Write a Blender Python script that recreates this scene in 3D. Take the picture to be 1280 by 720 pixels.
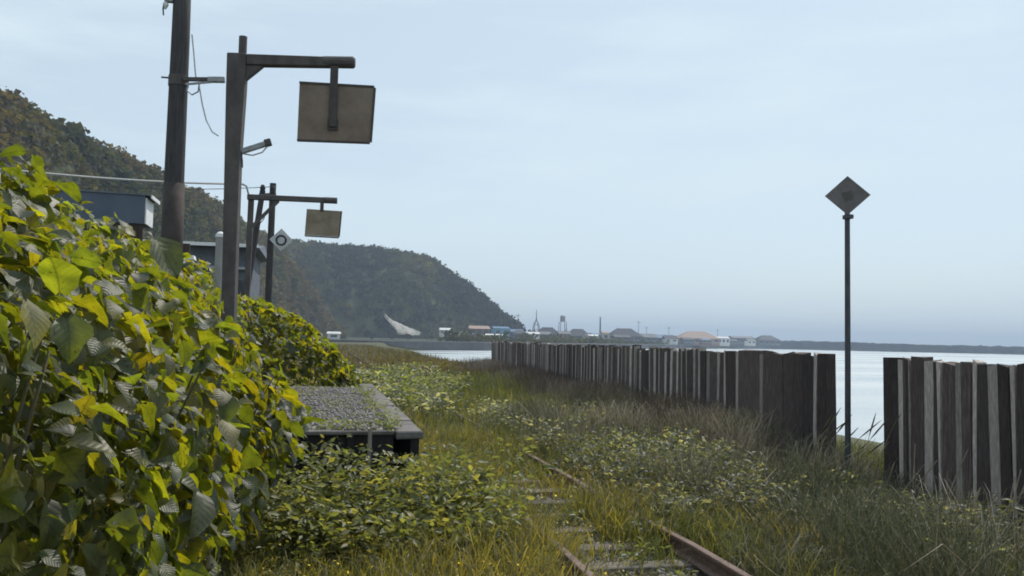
import bpy, math
import numpy as np
from mathutils import Matrix, Vector

for o in list(bpy.data.objects):
    bpy.data.objects.remove(o)
scene = bpy.context.scene
COL = scene.collection
rng = np.random.default_rng(11)

# ------------------------------------------------------------------ camera
EYE = 1.62                       # metres above the rail heads
FPX = 1060.0                     # focal length in pixels of a 1280 px wide frame
ROLL = 0.021
_a = np.array([-240 / FPX, -60 / FPX, 1.0])
_t = np.array([1.0, -ROLL, 0.0])
_up = np.cross(_a, _t)
_up /= np.linalg.norm(_up)
if _up[1] < 0:
    _up = -_up
_y = _a / np.linalg.norm(_a)
_x = np.cross(_y, _up)
if _x[0] < 0:
    _x = -_x
W2C = np.array([_x, _y, _up])    # rows: world axes in (right, up, forward) camera coordinates
cam_d = bpy.data.cameras.new('camera')
cam = bpy.data.objects.new('camera', cam_d)
COL.objects.link(cam)
cam_d.sensor_width = 36.0
cam_d.lens = 36.0 * FPX / 1280.0
cam_d.clip_start = 0.05
cam_d.clip_end = 20000
m = Matrix.Identity(4)
for i in range(3):
    m[i][0] = W2C[i][0]
    m[i][1] = W2C[i][1]
    m[i][2] = -W2C[i][2]
m[2][3] = EYE
cam.matrix_world = m
scene.camera = cam

# ------------------------------------------------------------------ sky and sun
SUN_AZ, SUN_EL = math.radians(42), math.radians(52)   # azimuth to the right of the track
world = bpy.data.worlds.new('World')
scene.world = world
world.use_nodes = True
nt = world.node_tree
nt.nodes.clear()
out = nt.nodes.new('ShaderNodeOutputWorld')
bg = nt.nodes.new('ShaderNodeBackground')
sky = nt.nodes.new('ShaderNodeTexSky')
sky.sky_type = 'NISHITA'
sky.sun_disc = False
sky.sun_elevation = SUN_EL
sky.sun_rotation = SUN_AZ
sky.air_density = 1.0
sky.dust_density = 1.0
sky.ozone_density = 1.0
# thin high cloud veil over the whole sky
tc = nt.nodes.new('ShaderNodeTexCoord')
mp = nt.nodes.new('ShaderNodeMapping')
mp.inputs['Scale'].default_value = (1.1, 1.1, 6.5)
nz = nt.nodes.new('ShaderNodeTexNoise')
nz.inputs['Scale'].default_value = 2.2
nz.inputs['Detail'].default_value = 6
nz.inputs['Roughness'].default_value = 0.55
cr = nt.nodes.new('ShaderNodeValToRGB')
cr.color_ramp.elements[0].position = 0.40
cr.color_ramp.elements[0].color = (0.66, 0.66, 0.66, 1)
cr.color_ramp.elements[1].position = 0.66
cr.color_ramp.elements[1].color = (1.0, 1.0, 1.0, 1)
mx = nt.nodes.new('ShaderNodeMixRGB')
VEIL = (6.3, 7.5, 8.2, 1)
mx.inputs[2].default_value = VEIL
nt.links.new(tc.outputs['Generated'], mp.inputs[0])
nt.links.new(mp.outputs[0], nz.inputs['Vector'])
nt.links.new(nz.outputs[0], cr.inputs[0])
nt.links.new(cr.outputs[0], mx.inputs[0])
nt.links.new(sky.outputs[0], mx.inputs[1])
nt.links.new(mx.outputs[0], bg.inputs[0])
bg.inputs[1].default_value = 0.118
nt.links.new(bg.outputs[0], out.inputs[0])

sun_d = bpy.data.lights.new('sun', 'SUN')
sun_d.energy = 3.6
sun_d.angle = math.radians(0.5)
sun_d.color = (1.0, 0.94, 0.84)
sun = bpy.data.objects.new('sun', sun_d)
COL.objects.link(sun)
sdir = Vector((math.sin(SUN_AZ) * math.cos(SUN_EL), math.cos(SUN_AZ) * math.cos(SUN_EL), math.sin(SUN_EL)))
sun.rotation_euler = sdir.to_track_quat('Z', 'Y').to_euler()
sun.location = (20, 20, 40)

scene.view_settings.view_transform = 'Standard'
scene.view_settings.look = 'None'
scene.view_settings.gamma = 1.0
scene.view_settings.use_curve_mapping = False
scene.view_settings.exposure = 0.0
scene.render.engine = 'CYCLES'
scene.cycles.use_denoising = True
scene.cycles.max_bounces = 6
scene.cycles.diffuse_bounces = 3
scene.cycles.glossy_bounces = 2
scene.cycles.transmission_bounces = 4
scene.cycles.volume_bounces = 0
scene.cycles.filter_width = 1.8

# ------------------------------------------------------------------ helpers
def tag(o, label=None, cat=None, group=None, kind=None):
    if label: o['label'] = label
    if cat: o['category'] = cat
    if group: o['group'] = group
    if kind: o['kind'] = kind
    return o

def empty(name, loc=(0, 0, 0), label=None, cat=None, group=None):
    o = bpy.data.objects.new(name, None)
    o.empty_display_size = 0.2
    COL.objects.link(o)
    o.location = loc
    return tag(o, label, cat, group)

def link(name, me, parent=None, loc=None):
    o = bpy.data.objects.new(name, me)
    COL.objects.link(o)
    if parent is not None:
        o.parent = parent
        if loc is None:                       # mesh given in world coordinates
            o.location = -Vector(parent.location)
    if loc is not None:
        o.location = loc
    return o

def part(name, me, parent):
    """mesh in world coordinates, child of parent (parents are unrotated)"""
    o = bpy.data.objects.new(name, me)
    COL.objects.link(o)
    o.parent = parent
    p, off = parent, Vector((0, 0, 0))
    while p is not None:
        off += Vector(p.location)
        p = p.parent
    o.location = -off
    return o

class MB:
    def __init__(s):
        s.v, s.f = [], []
    def add(s, v, f):
        n = len(s.v)
        s.v += [tuple(p) for p in v]
        s.f += [tuple(i + n for i in q) for q in f]
        return s
    def box(s, x0, x1, y0, y1, z0, z1, top=1.0, rz=0.0, jit=0.0):
        cx, cy = (x0 + x1) / 2, (y0 + y1) / 2
        c, sn = math.cos(rz), math.sin(rz)
        v = []
        for z, k in ((z0, 1.0), (z1, top)):
            for (x, y) in ((x0, y0), (x1, y0), (x1, y1), (x0, y1)):
                dx, dy = (x - cx) * k, (y - cy) * k
                j = rng.uniform(-jit, jit, 3) if jit else (0, 0, 0)
                v.append((cx + dx * c - dy * sn + j[0], cy + dx * sn + dy * c + j[1], z + j[2]))
        return s.add(v, [(0, 3, 2, 1), (4, 5, 6, 7), (0, 1, 5, 4), (1, 2, 6, 5), (2, 3, 7, 6), (3, 0, 4, 7)])
    def tube(s, pts, radii, n=8, cap=True):
        pts = [Vector(p) for p in pts]
        if not hasattr(radii, '__len__'):
            radii = [radii] * len(pts)
        v, f = [], []
        for i, p in enumerate(pts):
            d = (pts[min(i + 1, len(pts) - 1)] - pts[max(i - 1, 0)])
            if d.length < 1e-9: d = Vector((0, 0, 1))
            d.normalize()
            a = Vector((0, 0, 1)) if abs(d.z) < 0.9 else Vector((0, 1, 0))
            e1 = d.cross(a).normalized()
            e2 = d.cross(e1).normalized()
            for k in range(n):
                t = 2 * math.pi * k / n
                v.append(p + (e1 * math.cos(t) + e2 * math.sin(t)) * radii[i])
        for i in range(len(pts) - 1):
            for k in range(n):
                f.append((i * n + k, i * n + (k + 1) % n, (i + 1) * n + (k + 1) % n, (i + 1) * n + k))
        if cap:
            f.append(tuple(range(n - 1, -1, -1)))
            f.append(tuple(range((len(pts) - 1) * n, len(pts) * n)))
        return s.add(v, f)
    def prism(s, poly, y0, y1):
        """polygon in x,z extruded along y"""
        n = len(poly)
        v = [(x, y0, z) for x, z in poly] + [(x, y1, z) for x, z in poly]
        f = [tuple(range(n)), tuple(range(2 * n - 1, n - 1, -1))]
        f += [(i, i + n, (i + 1) % n + n, (i + 1) % n) for i in range(n)]
        return s.add(v, f)
    def mesh(s, name, material, smooth=False, bevel=0.0):
        me = bpy.data.meshes.new(name)
        me.from_pydata([tuple(p) for p in s.v], [], s.f)
        import bmesh
        bm = bmesh.new()
        bm.from_mesh(me)
        bmesh.ops.recalc_face_normals(bm, faces=bm.faces)
        if bevel:
            bmesh.ops.bevel(bm, geom=list(bm.edges), offset=bevel, segments=1, affect='EDGES', clamp_overlap=True)
        bm.to_mesh(me)
        bm.free()
        if smooth:
            me.shade_smooth()
        if material: me.materials.append(material)
        return me

def np_mesh(name, V, T, material, col=None, uv=None, smooth=False):
    """triangle mesh straight from arrays; col per vertex (rgb), uv per vertex"""
    V = np.asarray(V, np.float32)
    T = np.asarray(T, np.int32)
    me = bpy.data.meshes.new(name)
    me.vertices.add(len(V))
    me.vertices.foreach_set('co', V.ravel())
    me.loops.add(T.size)
    me.loops.foreach_set('vertex_index', T.ravel())
    me.polygons.add(len(T))
    me.polygons.foreach_set('loop_start', np.arange(0, T.size, 3, dtype=np.int32))
    me.polygons.foreach_set('loop_total', np.full(len(T), 3, np.int32))
    if smooth:
        me.polygons.foreach_set('use_smooth', np.ones(len(T), bool))
    if uv is not None:
        l = me.uv_layers.new(name='UVMap')
        l.data.foreach_set('uv', np.asarray(uv, np.float32)[T.ravel()].ravel())
    if col is not None:
        a = me.color_attributes.new('Col', 'FLOAT_COLOR', 'POINT')
        c = np.ones((len(V), 4), np.float32)
        c[:, :3] = col
        a.data.foreach_set('color', c.ravel())
    me.update(calc_edges=True)
    me.validate()
    if material: me.materials.append(material)
    return me

def scatter(tv, tt, tuv, P, R, S):
    """copies of a template: tv (k,3), tt (m,3); P (N,3), R (N,3,3) columns = local axes, S (N,) or (N,3)"""
    N, k = len(P), len(tv)
    S = np.asarray(S)
    if S.ndim == 1: S = np.repeat(S[:, None], 3, 1)
    loc = tv[None, :, :] * S[:, None, :]
    V = np.einsum('nij,nkj->nki', R, loc) + P[:, None, :]
    T = tt[None] + (np.arange(N) * k)[:, None, None]
    uv = None if tuv is None else np.tile(tuv, (N, 1))
    return V.reshape(-1, 3), T.reshape(-1, 3), uv

def unit(a):
    return a / np.maximum(np.linalg.norm(a, axis=-1, keepdims=True), 1e-9)

def frames(ydir, zdir):
    """rotation matrices with local y along ydir, local z near zdir"""
    y = unit(ydir)
    x = unit(np.cross(y, zdir))
    z = np.cross(x, y)
    return np.stack([x, y, z], axis=-1)

def vnoise(x, y, seed=0):
    """smooth value noise in about -1..1"""
    def h(i, j):
        n = np.sin(i * 127.1 + j * 311.7 + seed * 74.7) * 43758.5453
        return (n - np.floor(n)) * 2 - 1
    xi, yi = np.floor(x), np.floor(y)
    fx, fy = x - xi, y - yi
    fx, fy = fx * fx * (3 - 2 * fx), fy * fy * (3 - 2 * fy)
    a = h(xi, yi) * (1 - fx) + h(xi + 1, yi) * fx
    b = h(xi, yi + 1) * (1 - fx) + h(xi + 1, yi + 1) * fx
    return a * (1 - fy) + b * fy

def fbm(x, y, seed=0, oct=4):
    s, a = 0, 0.5
    for k in range(oct):
        s = s + a * vnoise(x * 2 ** k, y * 2 ** k, seed + k)
        a *= 0.5
    return s

# ------------------------------------------------------------------ materials
def new_mat(name):
    m = bpy.data.materials.new(name)
    m.use_nodes = True
    m.node_tree.nodes.clear()
    o = m.node_tree.nodes.new('ShaderNodeOutputMaterial')
    return m, m.node_tree, o

def solid(name, c1, c2=None, scale=8.0, rough=0.8, bump=0.3, bscale=None, stretch=(1, 1, 1), metallic=0.0, spec=0.3, c3=None, objvar=0.0, dist=0.01):
    """two/three-tone noisy surface in object coordinates, with fine relief"""
    m, t, o = new_mat(name)
    b = t.nodes.new('ShaderNodeBsdfPrincipled')
    b.inputs['Roughness'].default_value = rough
    b.inputs['Metallic'].default_value = metallic
    b.inputs['Specular IOR Level'].default_value = spec
    tcn = t.nodes.new('ShaderNodeTexCoord')
    mpn = t.nodes.new('ShaderNodeMapping')
    mpn.inputs['Scale'].default_value = stretch
    t.links.new(tcn.outputs['Object'], mpn.inputs[0])
    n1 = t.nodes.new('ShaderNodeTexNoise')
    n1.inputs['Scale'].default_value = scale
    n1.inputs['Detail'].default_value = 8
    n1.inputs['Roughness'].default_value = 0.65
    t.links.new(mpn.outputs[0], n1.inputs['Vector'])
    r = t.nodes.new('ShaderNodeValToRGB')
    e = r.color_ramp.elements
    e[0].position, e[0].color = 0.32, (*c1, 1)
    e[1].position, e[1].color = 0.68, (*(c2 or c1), 1)
    if c3:
        k = e.new(0.5)
        k.color = (*c3, 1)
    t.links.new(n1.outputs[0], r.inputs[0])
    colr = r.outputs[0]
    if objvar:
        oi = t.nodes.new('ShaderNodeObjectInfo')
        mr = t.nodes.new('ShaderNodeMapRange')
        mr.inputs['To Min'].default_value = 1 - objvar
        mr.inputs['To Max'].default_value = 1 + objvar
        t.links.new(oi.outputs['Random'], mr.inputs['Value'])
        hs = t.nodes.new('ShaderNodeHueSaturation')
        t.links.new(mr.outputs[0], hs.inputs['Value'])
        t.links.new(colr, hs.inputs['Color'])
        colr = hs.outputs[0]
    t.links.new(colr, b.inputs['Base Color'])
    if bump:
        n2 = t.nodes.new('ShaderNodeTexNoise')
        n2.inputs['Scale'].default_value = bscale or scale * 5
        n2.inputs['Detail'].default_value = 6
        t.links.new(mpn.outputs[0], n2.inputs['Vector'])
        bp = t.nodes.new('ShaderNodeBump')
        bp.inputs['Strength'].default_value = bump
        bp.inputs['Distance'].default_value = dist
        t.links.new(n2.outputs[0], bp.inputs['Height'])
        t.links.new(bp.outputs[0], b.inputs['Normal'])
    t.links.new(b.outputs[0], o.inputs[0])
    return m

def foliage(name, trans, tfac=0.4, rough=0.5, spec=0.4, veins=False, base_mul=(1, 1, 1)):
    """leaf: glossy upper reflection plus light let through; colour from the vertex attribute Col"""
    m, t, o = new_mat(name)
    at = t.nodes.new('ShaderNodeAttribute')
    at.attribute_name = 'Col'
    oi = t.nodes.new('ShaderNodeObjectInfo')
    mr = t.nodes.new('ShaderNodeMapRange')
    mr.inputs['To Min'].default_value = 0.75
    mr.inputs['To Max'].default_value = 1.25
    t.links.new(oi.outputs['Random'], mr.inputs['Value'])
    hs = t.nodes.new('ShaderNodeHueSaturation')
    t.links.new(mr.outputs[0], hs.inputs['Value'])
    t.links.new(at.outputs['Color'], hs.inputs['Color'])
    b = t.nodes.new('ShaderNodeBsdfPrincipled')
    b.inputs['Roughness'].default_value = rough
    b.inputs['Specular IOR Level'].default_value = spec
    tr = t.nodes.new('ShaderNodeBsdfTranslucent')
    tm = t.nodes.new('ShaderNodeMixRGB')
    tm.blend_type = 'MULTIPLY'
    tm.inputs[0].default_value = 1.0
    tm.inputs[2].default_value = (*trans, 1)
    t.links.new(hs.outputs[0], tm.inputs[1])
    base = hs.outputs[0]
    tcol = tm.outputs[0]
    if veins:
        tco = t.nodes.new('ShaderNodeTexCoord')
        gm = t.nodes.new('ShaderNodeNewGeometry')
        n0 = t.nodes.new('ShaderNodeTexNoise')
        n0.inputs['Scale'].default_value = 16.0
        n0.inputs['Detail'].default_value = 5
        t.links.new(gm.outputs['Position'], n0.inputs['Vector'])
        rr = t.nodes.new('ShaderNodeValToRGB')
        rr.color_ramp.elements[0].position, rr.color_ramp.elements[0].color = .33, (.55, .6, .6, 1)
        rr.color_ramp.elements[1].position, rr.color_ramp.elements[1].color = .62, (1.15, 1.12, 1.0, 1)
        t.links.new(n0.outputs[0], rr.inputs[0])
        n9 = t.nodes.new('ShaderNodeTexNoise')
        n9.inputs['Scale'].default_value = 75.0
        n9.inputs['Detail'].default_value = 2
        t.links.new(gm.outputs['Position'], n9.inputs['Vector'])
        sp = t.nodes.new('ShaderNodeValToRGB')
        sp.color_ramp.elements[0].position, sp.color_ramp.elements[0].color = .27, (.45, .3, .25, 1)
        sp.color_ramp.elements[1].position, sp.color_ramp.elements[1].color = .36, (1, 1, 1, 1)
        t.links.new(n9.outputs[0], sp.inputs[0])
        outs = []
        for src in (base, tcol):
            k1 = t.nodes.new('ShaderNodeMixRGB'); k1.blend_type = 'MULTIPLY'; k1.inputs[0].default_value = 1
            k2 = t.nodes.new('ShaderNodeMixRGB'); k2.blend_type = 'MULTIPLY'; k2.inputs[0].default_value = 1
            t.links.new(src, k1.inputs[1]); t.links.new(rr.outputs[0], k1.inputs[2])
            t.links.new(k1.outputs[0], k2.inputs[1]); t.links.new(sp.outputs[0], k2.inputs[2])
            outs.append(k2.outputs[0])
        base, tcol = outs
        uv = t.nodes.new('ShaderNodeUVMap')
        sx = t.nodes.new('ShaderNodeSeparateXYZ')
        t.links.new(uv.outputs[0], sx.inputs[0])
        def M(op, a, bb=None):
            n = t.nodes.new('ShaderNodeMath')
            n.operation = op
            for i, q in enumerate((a, bb)):
                if q is None: continue
                if isinstance(q, (int, float)): n.inputs[i].default_value = q
                else: t.links.new(q, n.inputs[i])
            return n.outputs[0]
        au = M('ABSOLUTE', M('SUBTRACT', sx.outputs[0], 0.5))
        mid = M('LESS_THAN', au, 0.028)
        fr = M('FRACT', M('MULTIPLY', M('SUBTRACT', sx.outputs[1], M('MULTIPLY', au, 0.75)), 7.0))
        side = M('MULTIPLY', M('LESS_THAN', fr, 0.13), 0.55)
        v = M('MAXIMUM', mid, side)
        vm = t.nodes.new('ShaderNodeMixRGB')
        vm.blend_type = 'MIX'
        t.links.new(M('MULTIPLY', v, 0.42), vm.inputs[0])
        t.links.new(tcol, vm.inputs[1])
        vm.inputs[2].default_value = (0.05, 0.05, 0.008, 1)
        tcol = vm.outputs[0]
        bp = t.nodes.new('ShaderNodeBump')
        bp.inputs['Strength'].default_value = 0.28
        bp.inputs['Distance'].default_value = 0.006
        hgt = M('SUBTRACT', M('MULTIPLY', M('SINE', M('MULTIPLY', fr, 3.14159)), 0.5), M('MULTIPLY', mid, 0.5))
        t.links.new(hgt, bp.inputs['Height'])
        t.links.new(bp.outputs[0], b.inputs['Normal'])
    t.links.new(base, b.inputs['Base Color'])
    t.links.new(tcol, tr.inputs['Color'])
    ms = t.nodes.new('ShaderNodeMixShader')
    ms.inputs[0].default_value = tfac
    t.links.new(b.outputs[0], ms.inputs[1])
    t.links.new(tr.outputs[0], ms.inputs[2])
    t.links.new(ms.outputs[0], o.inputs[0])
    return m

M_leaf = foliage('knotweed_leaf', (9.9, 8.5, 0.8), 0.37, 0.48, 0.55, veins=True)
M_grass = foliage('grass_blade', (2.7, 2.45, 0.75), 0.40, 0.55, 0.3)
M_weed = foliage('weed_leaf', (3.0, 2.7, 1.0), 0.42, 0.5, 0.45)
M_dry = foliage('dry_blade', (1.1, 1.0, 0.85), 0.25, 0.8, 0.1)
M_tree = foliage('tree_leaf', (2.3, 2.2, 0.7), 0.38, 0.7, 0.15)
M_stem = solid('knotweed_stem', (0.05, 0.055, 0.022), (0.08, 0.06, 0.03), 20, 0.6)
M_drystalk = solid('dry_stalk', (0.20, 0.16, 0.11), (0.34, 0.28, 0.21), 10, 0.9)
M_ground = solid('soil', (0.055, 0.048, 0.03), (0.10, 0.085, 0.05), 0.6, 0.95, 0.6, 6, c3=(0.07, 0.075, 0.03), dist=0.05)
M_ballast = solid('ballast', (0.09, 0.085, 0.08), (0.22, 0.2, 0.19), 18, 0.9, 0.8, 40)
M_stone = solid('stone', (0.13, 0.12, 0.118), (0.27, 0.25, 0.245), 14, 0.85, 0.5)
M_rust = solid('rusty_rail', (0.095, 0.055, 0.042), (0.18, 0.12, 0.095), 25, 0.7, 0.4, spec=0.4)
M_sleeper = solid('weathered_sleeper', (0.075, 0.064, 0.056), (0.20, 0.175, 0.15), 6, 0.9, 0.7, 14, (1.2, 9, 9), objvar=0.25)
M_darkwood = solid('dark_fence_timber', (0.05, 0.037, 0.034), (0.14, 0.108, 0.10), 7, 0.9, 0.8, 16, (7, 7, 0.7), c3=(0.08, 0.06, 0.056), objvar=0.4)
M_palewood = solid('bleached_fence_timber', (0.25, 0.215, 0.19), (0.50, 0.445, 0.40), 9, 0.9, 0.7, 22, (5, 5, 0.9), c3=(0.36, 0.315, 0.285), objvar=0.4)
M_pole = solid('creosote_pole', (0.035, 0.032, 0.034), (0.075, 0.068, 0.068), 5, 0.8, 0.5, 20, (6, 6, 0.5))
M_polewrap = solid('rusty_pole_wrap', (0.035, 0.029, 0.028), (0.07, 0.056, 0.05), 5, 0.85, 0.5)
M_steel = solid('weathered_steel', (0.06, 0.052, 0.05), (0.115, 0.10, 0.095), 6, 0.7, 0.3, 30, (1, 1, 0.6))
M_sign = solid('rusty_board', (0.15, 0.112, 0.085), (0.25, 0.195, 0.15), 3.2, 0.75, 0.3, 25, c3=(0.20, 0.152, 0.118))
M_dsign = solid('grey_diamond_plate', (0.11, 0.10, 0.10), (0.20, 0.18, 0.175), 5, 0.7)
M_ringplate = solid('weathered_white', (0.42, 0.43, 0.44), (0.58, 0.58, 0.58), 5, 0.7)
M_platboard = solid('tarred_board', (0.014, 0.012, 0.013), (0.032, 0.027, 0.028), 5, 0.95, 0.6, 18, (6, 6, 0.6))
M_mark = solid('faded_mark', (0.085, 0.075, 0.072), (0.13, 0.115, 0.11), 6, 0.8)
M_signb = solid('faded_tan_board', (0.18, 0.145, 0.10), (0.30, 0.25, 0.18), 4, 0.75, 0.3, 25)
M_signframe = solid('board_edge', (0.05, 0.042, 0.042), (0.09, 0.075, 0.07), 10, 0.7)
M_lampgrey = solid('lamp_casing', (0.22, 0.23, 0.24), (0.38, 0.39, 0.40), 20, 0.5)
M_glasslamp = solid('lamp_tube', (0.6, 0.62, 0.62), (0.7, 0.72, 0.72), 20, 0.3, 0)
M_cable = solid('cable', (0.05, 0.05, 0.055), (0.09, 0.09, 0.10), 20, 0.6)
M_palecable = solid('pale_cable', (0.30, 0.30, 0.31), (0.5, 0.5, 0.5), 30, 0.6)
M_whitepaint = solid('white_paint', (0.62, 0.63, 0.64), (0.8, 0.8, 0.8), 4, 0.6, 0.2)
M_blackpaint = solid('black_paint', (0.02, 0.02, 0.022), (0.04, 0.04, 0.045), 10, 0.5)
M_signpole = solid('diamond_sign_pole', (0.045, 0.05, 0.06), (0.085, 0.09, 0.10), 8, 0.6)
M_concrete = solid('concrete', (0.24, 0.235, 0.23), (0.38, 0.37, 0.36), 3, 0.9, 0.4, 20)
M_platconc = solid('old_platform_concrete', (0.10, 0.093, 0.09), (0.20, 0.185, 0.178), 5, 0.95, 0.5, 30)
M_shed = solid('blue_grey_cladding', (0.08, 0.10, 0.145), (0.105, 0.13, 0.175), 2, 0.6, 0.15)
M_brownwall = solid('brown_boards', (0.035, 0.025, 0.022), (0.07, 0.05, 0.042), 4, 0.9, 0.5, 18, (6, 6, 0.6))
M_greywall = solid('grey_siding', (0.085, 0.10, 0.125), (0.14, 0.155, 0.18), 3, 0.8, 0.3)
M_roofblue = solid('blue_grey_roof', (0.10, 0.12, 0.16), (0.15, 0.17, 0.21), 3, 0.5, 0.2)
M_glass = solid('window_glass', (0.03, 0.035, 0.04), (0.05, 0.055, 0.06), 2, 0.12, 0, spec=0.6)
M_seawall = solid('seawall_concrete', (0.075, 0.075, 0.08), (0.14, 0.14, 0.145), 0.25, 0.9, 0.5, 2)
M_quay = solid('quay_top', (0.16, 0.155, 0.15), (0.24, 0.235, 0.23), 0.2, 0.9)
M_rubble = solid('breakwater_rubble', (0.02, 0.022, 0.028), (0.055, 0.06, 0.068), 0.25, 0.9, 1.0, 0.8, dist=0.6)
M_hill = solid('hill_soil', (0.045, 0.04, 0.02), (0.085, 0.07, 0.035), 0.06, 0.95, 0.8, 0.5, c3=(0.05, 0.06, 0.024), dist=0.5)
M_scar = solid('pale_slope_facing', (0.26, 0.245, 0.225), (0.44, 0.42, 0.39), 0.2, 0.9, 0.7, 0.8, dist=0.2)
def paint(name, c, rough=0.7):
    return solid(name, tuple(x * 0.85 for x in c), tuple(min(1, x * 1.12) for x in c), 0.8, rough, 0.2)

# ------------------------------------------------------------------ ground, sea, haze
SEA = -2.5
def crest(Y):
    return np.interp(Y, [-100, 190, 250, 274, 288, 310, 500, 700, 900, 1000, 4000],
                     [9.6, 9.6, 13, 20, 34, 57, 180, 310, 500, 560, 560])
def ground_z(X, Y):
    X, Y = np.asarray(X, float), np.asarray(Y, float)
    z = -0.22 + 0.05 * fbm(X * 0.7, Y * 0.7, 3)
    c = crest(Y)
    far = np.clip((Y - 255) / 40, 0, 1)
    z = z + far * 0.45
    steep = 0.16 + far * 1.2
    z = z - np.clip(X - c, 0, None) * steep
    # grass bank up to the fence, gentle rise inland
    z = z + 0.12 * np.exp(-((X - 6.8) / 1.6) ** 2) * (Y < 120) * np.clip((Y - 8) / 6, 0, 1)
    z = z + np.clip(-2.5 - X, 0, 40) * 0.09 * (1 - far)
    z = z + np.clip(-X - 20, 0, 60) * 0.08
    tr = np.exp(-((X - 2.43) / 1.7) ** 4)
    z = z * (1 - tr * (Y < 200)) + (-0.235) * tr * (Y < 200)
    return np.maximum(z, -5.0)

def axis(lo, hi, near, n):
    t = np.linspace(-1, 1, n)
    k = np.sign(t) * (np.sinh(np.abs(t) * near) / np.sinh(near))
    return np.where(k < 0, -k * lo, k * hi)
gx = np.unique(np.concatenate([axis(-2500, 4500, 7.5, 150), np.arange(-6, 12, 0.25), np.arange(12, 60, 2)]))
gy = np.unique(np.concatenate([axis(-400, 4800, 7.0, 150), np.arange(0, 30, 0.4), np.arange(250, 320, 3)]))
GX, GY = np.meshgrid(gx, gy)
GZ = ground_z(GX, GY)
V = np.stack([GX, GY, GZ], -1).reshape(-1, 3)
nx, ny = len(gx), len(gy)
I = (np.arange(ny - 1)[:, None] * nx + np.arange(nx - 1)[None]).ravel()
T = np.concatenate([np.stack([I, I + 1, I + nx + 1], -1), np.stack([I, I + nx + 1, I + nx], -1)])
tag(link('ground', np_mesh('ground', V, T, M_ground, smooth=True)), kind='structure')

def water_mat():
    m, t, o = new_mat('sea_water')
    b = t.nodes.new('ShaderNodeBsdfPrincipled')
    b.inputs['Base Color'].default_value = (0.42, 0.46, 0.48, 1)
    b.inputs['Roughness'].default_value = 0.30
    b.inputs['IOR'].default_value = 1.33
    tcn = t.nodes.new('ShaderNodeTexCoord')
    mpn = t.nodes.new('ShaderNodeMapping')
    mpn.inputs['Scale'].default_value = (0.35, 0.9, 1)
    mpn.inputs['Rotation'].default_value = (0, 0, 0.5)
    t.links.new(tcn.outputs['Object'], mpn.inputs[0])
    nr = t.nodes.new('ShaderNodeTexNoise')
    nr.inputs['Scale'].default_value = 0.035
    nr.inputs['Detail'].default_value = 5
    t.links.new(mpn.outputs[0], nr.inputs['Vector'])
    mrr = t.nodes.new('ShaderNodeMapRange')
    mrr.inputs['From Min'].default_value, mrr.inputs['From Max'].default_value = .35, .65
    mrr.inputs['To Min'].default_value, mrr.inputs['To Max'].default_value = .12, .5
    t.links.new(nr.outputs[0], mrr.inputs['Value'])
    t.links.new(mrr.outputs[0], b.inputs['Roughness'])
    n = t.nodes.new('ShaderNodeTexNoise')
    n.inputs['Scale'].default_value = 0.8
    n.inputs['Detail'].default_value = 6
    t.links.new(mpn.outputs[0], n.inputs['Vector'])
    bp = t.nodes.new('ShaderNodeBump')
    bp.inputs['Strength'].default_value = 0.5
    bp.inputs['Distance'].default_value = 0.25
    t.links.new(n.outputs[0], bp.inputs['Height'])
    t.links.new(bp.outputs[0], b.inputs['Normal'])
    t.links.new(b.outputs[0], o.inputs[0])
    return m
tag(link('sea', np_mesh('sea', [(5, -300, SEA), (4500, -300, SEA), (4500, 4800, SEA), (5, 4800, SEA)], [(0, 1, 2), (0, 2, 3)], water_mat())), kind='structure')

HAZE_DENSITY = 0.00042
hm, ht, ho = new_mat('haze_air')
pv = ht.nodes.new('ShaderNodeVolumePrincipled')
pv.inputs['Color'].default_value = (0.66, 0.80, 1.0, 1)
pv.inputs['Density'].default_value = HAZE_DENSITY
pv.inputs['Anisotropy'].default_value = 0.0
ht.links.new(pv.outputs[0], ho.inputs['Volume'])
hz = MB().box(-2600, 4600, -450, 4900, -6.2, 92)
tag(link('haze', hz.mesh('haze', hm)), 'pale blue sea haze lying over the coast', kind='stuff')

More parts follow.
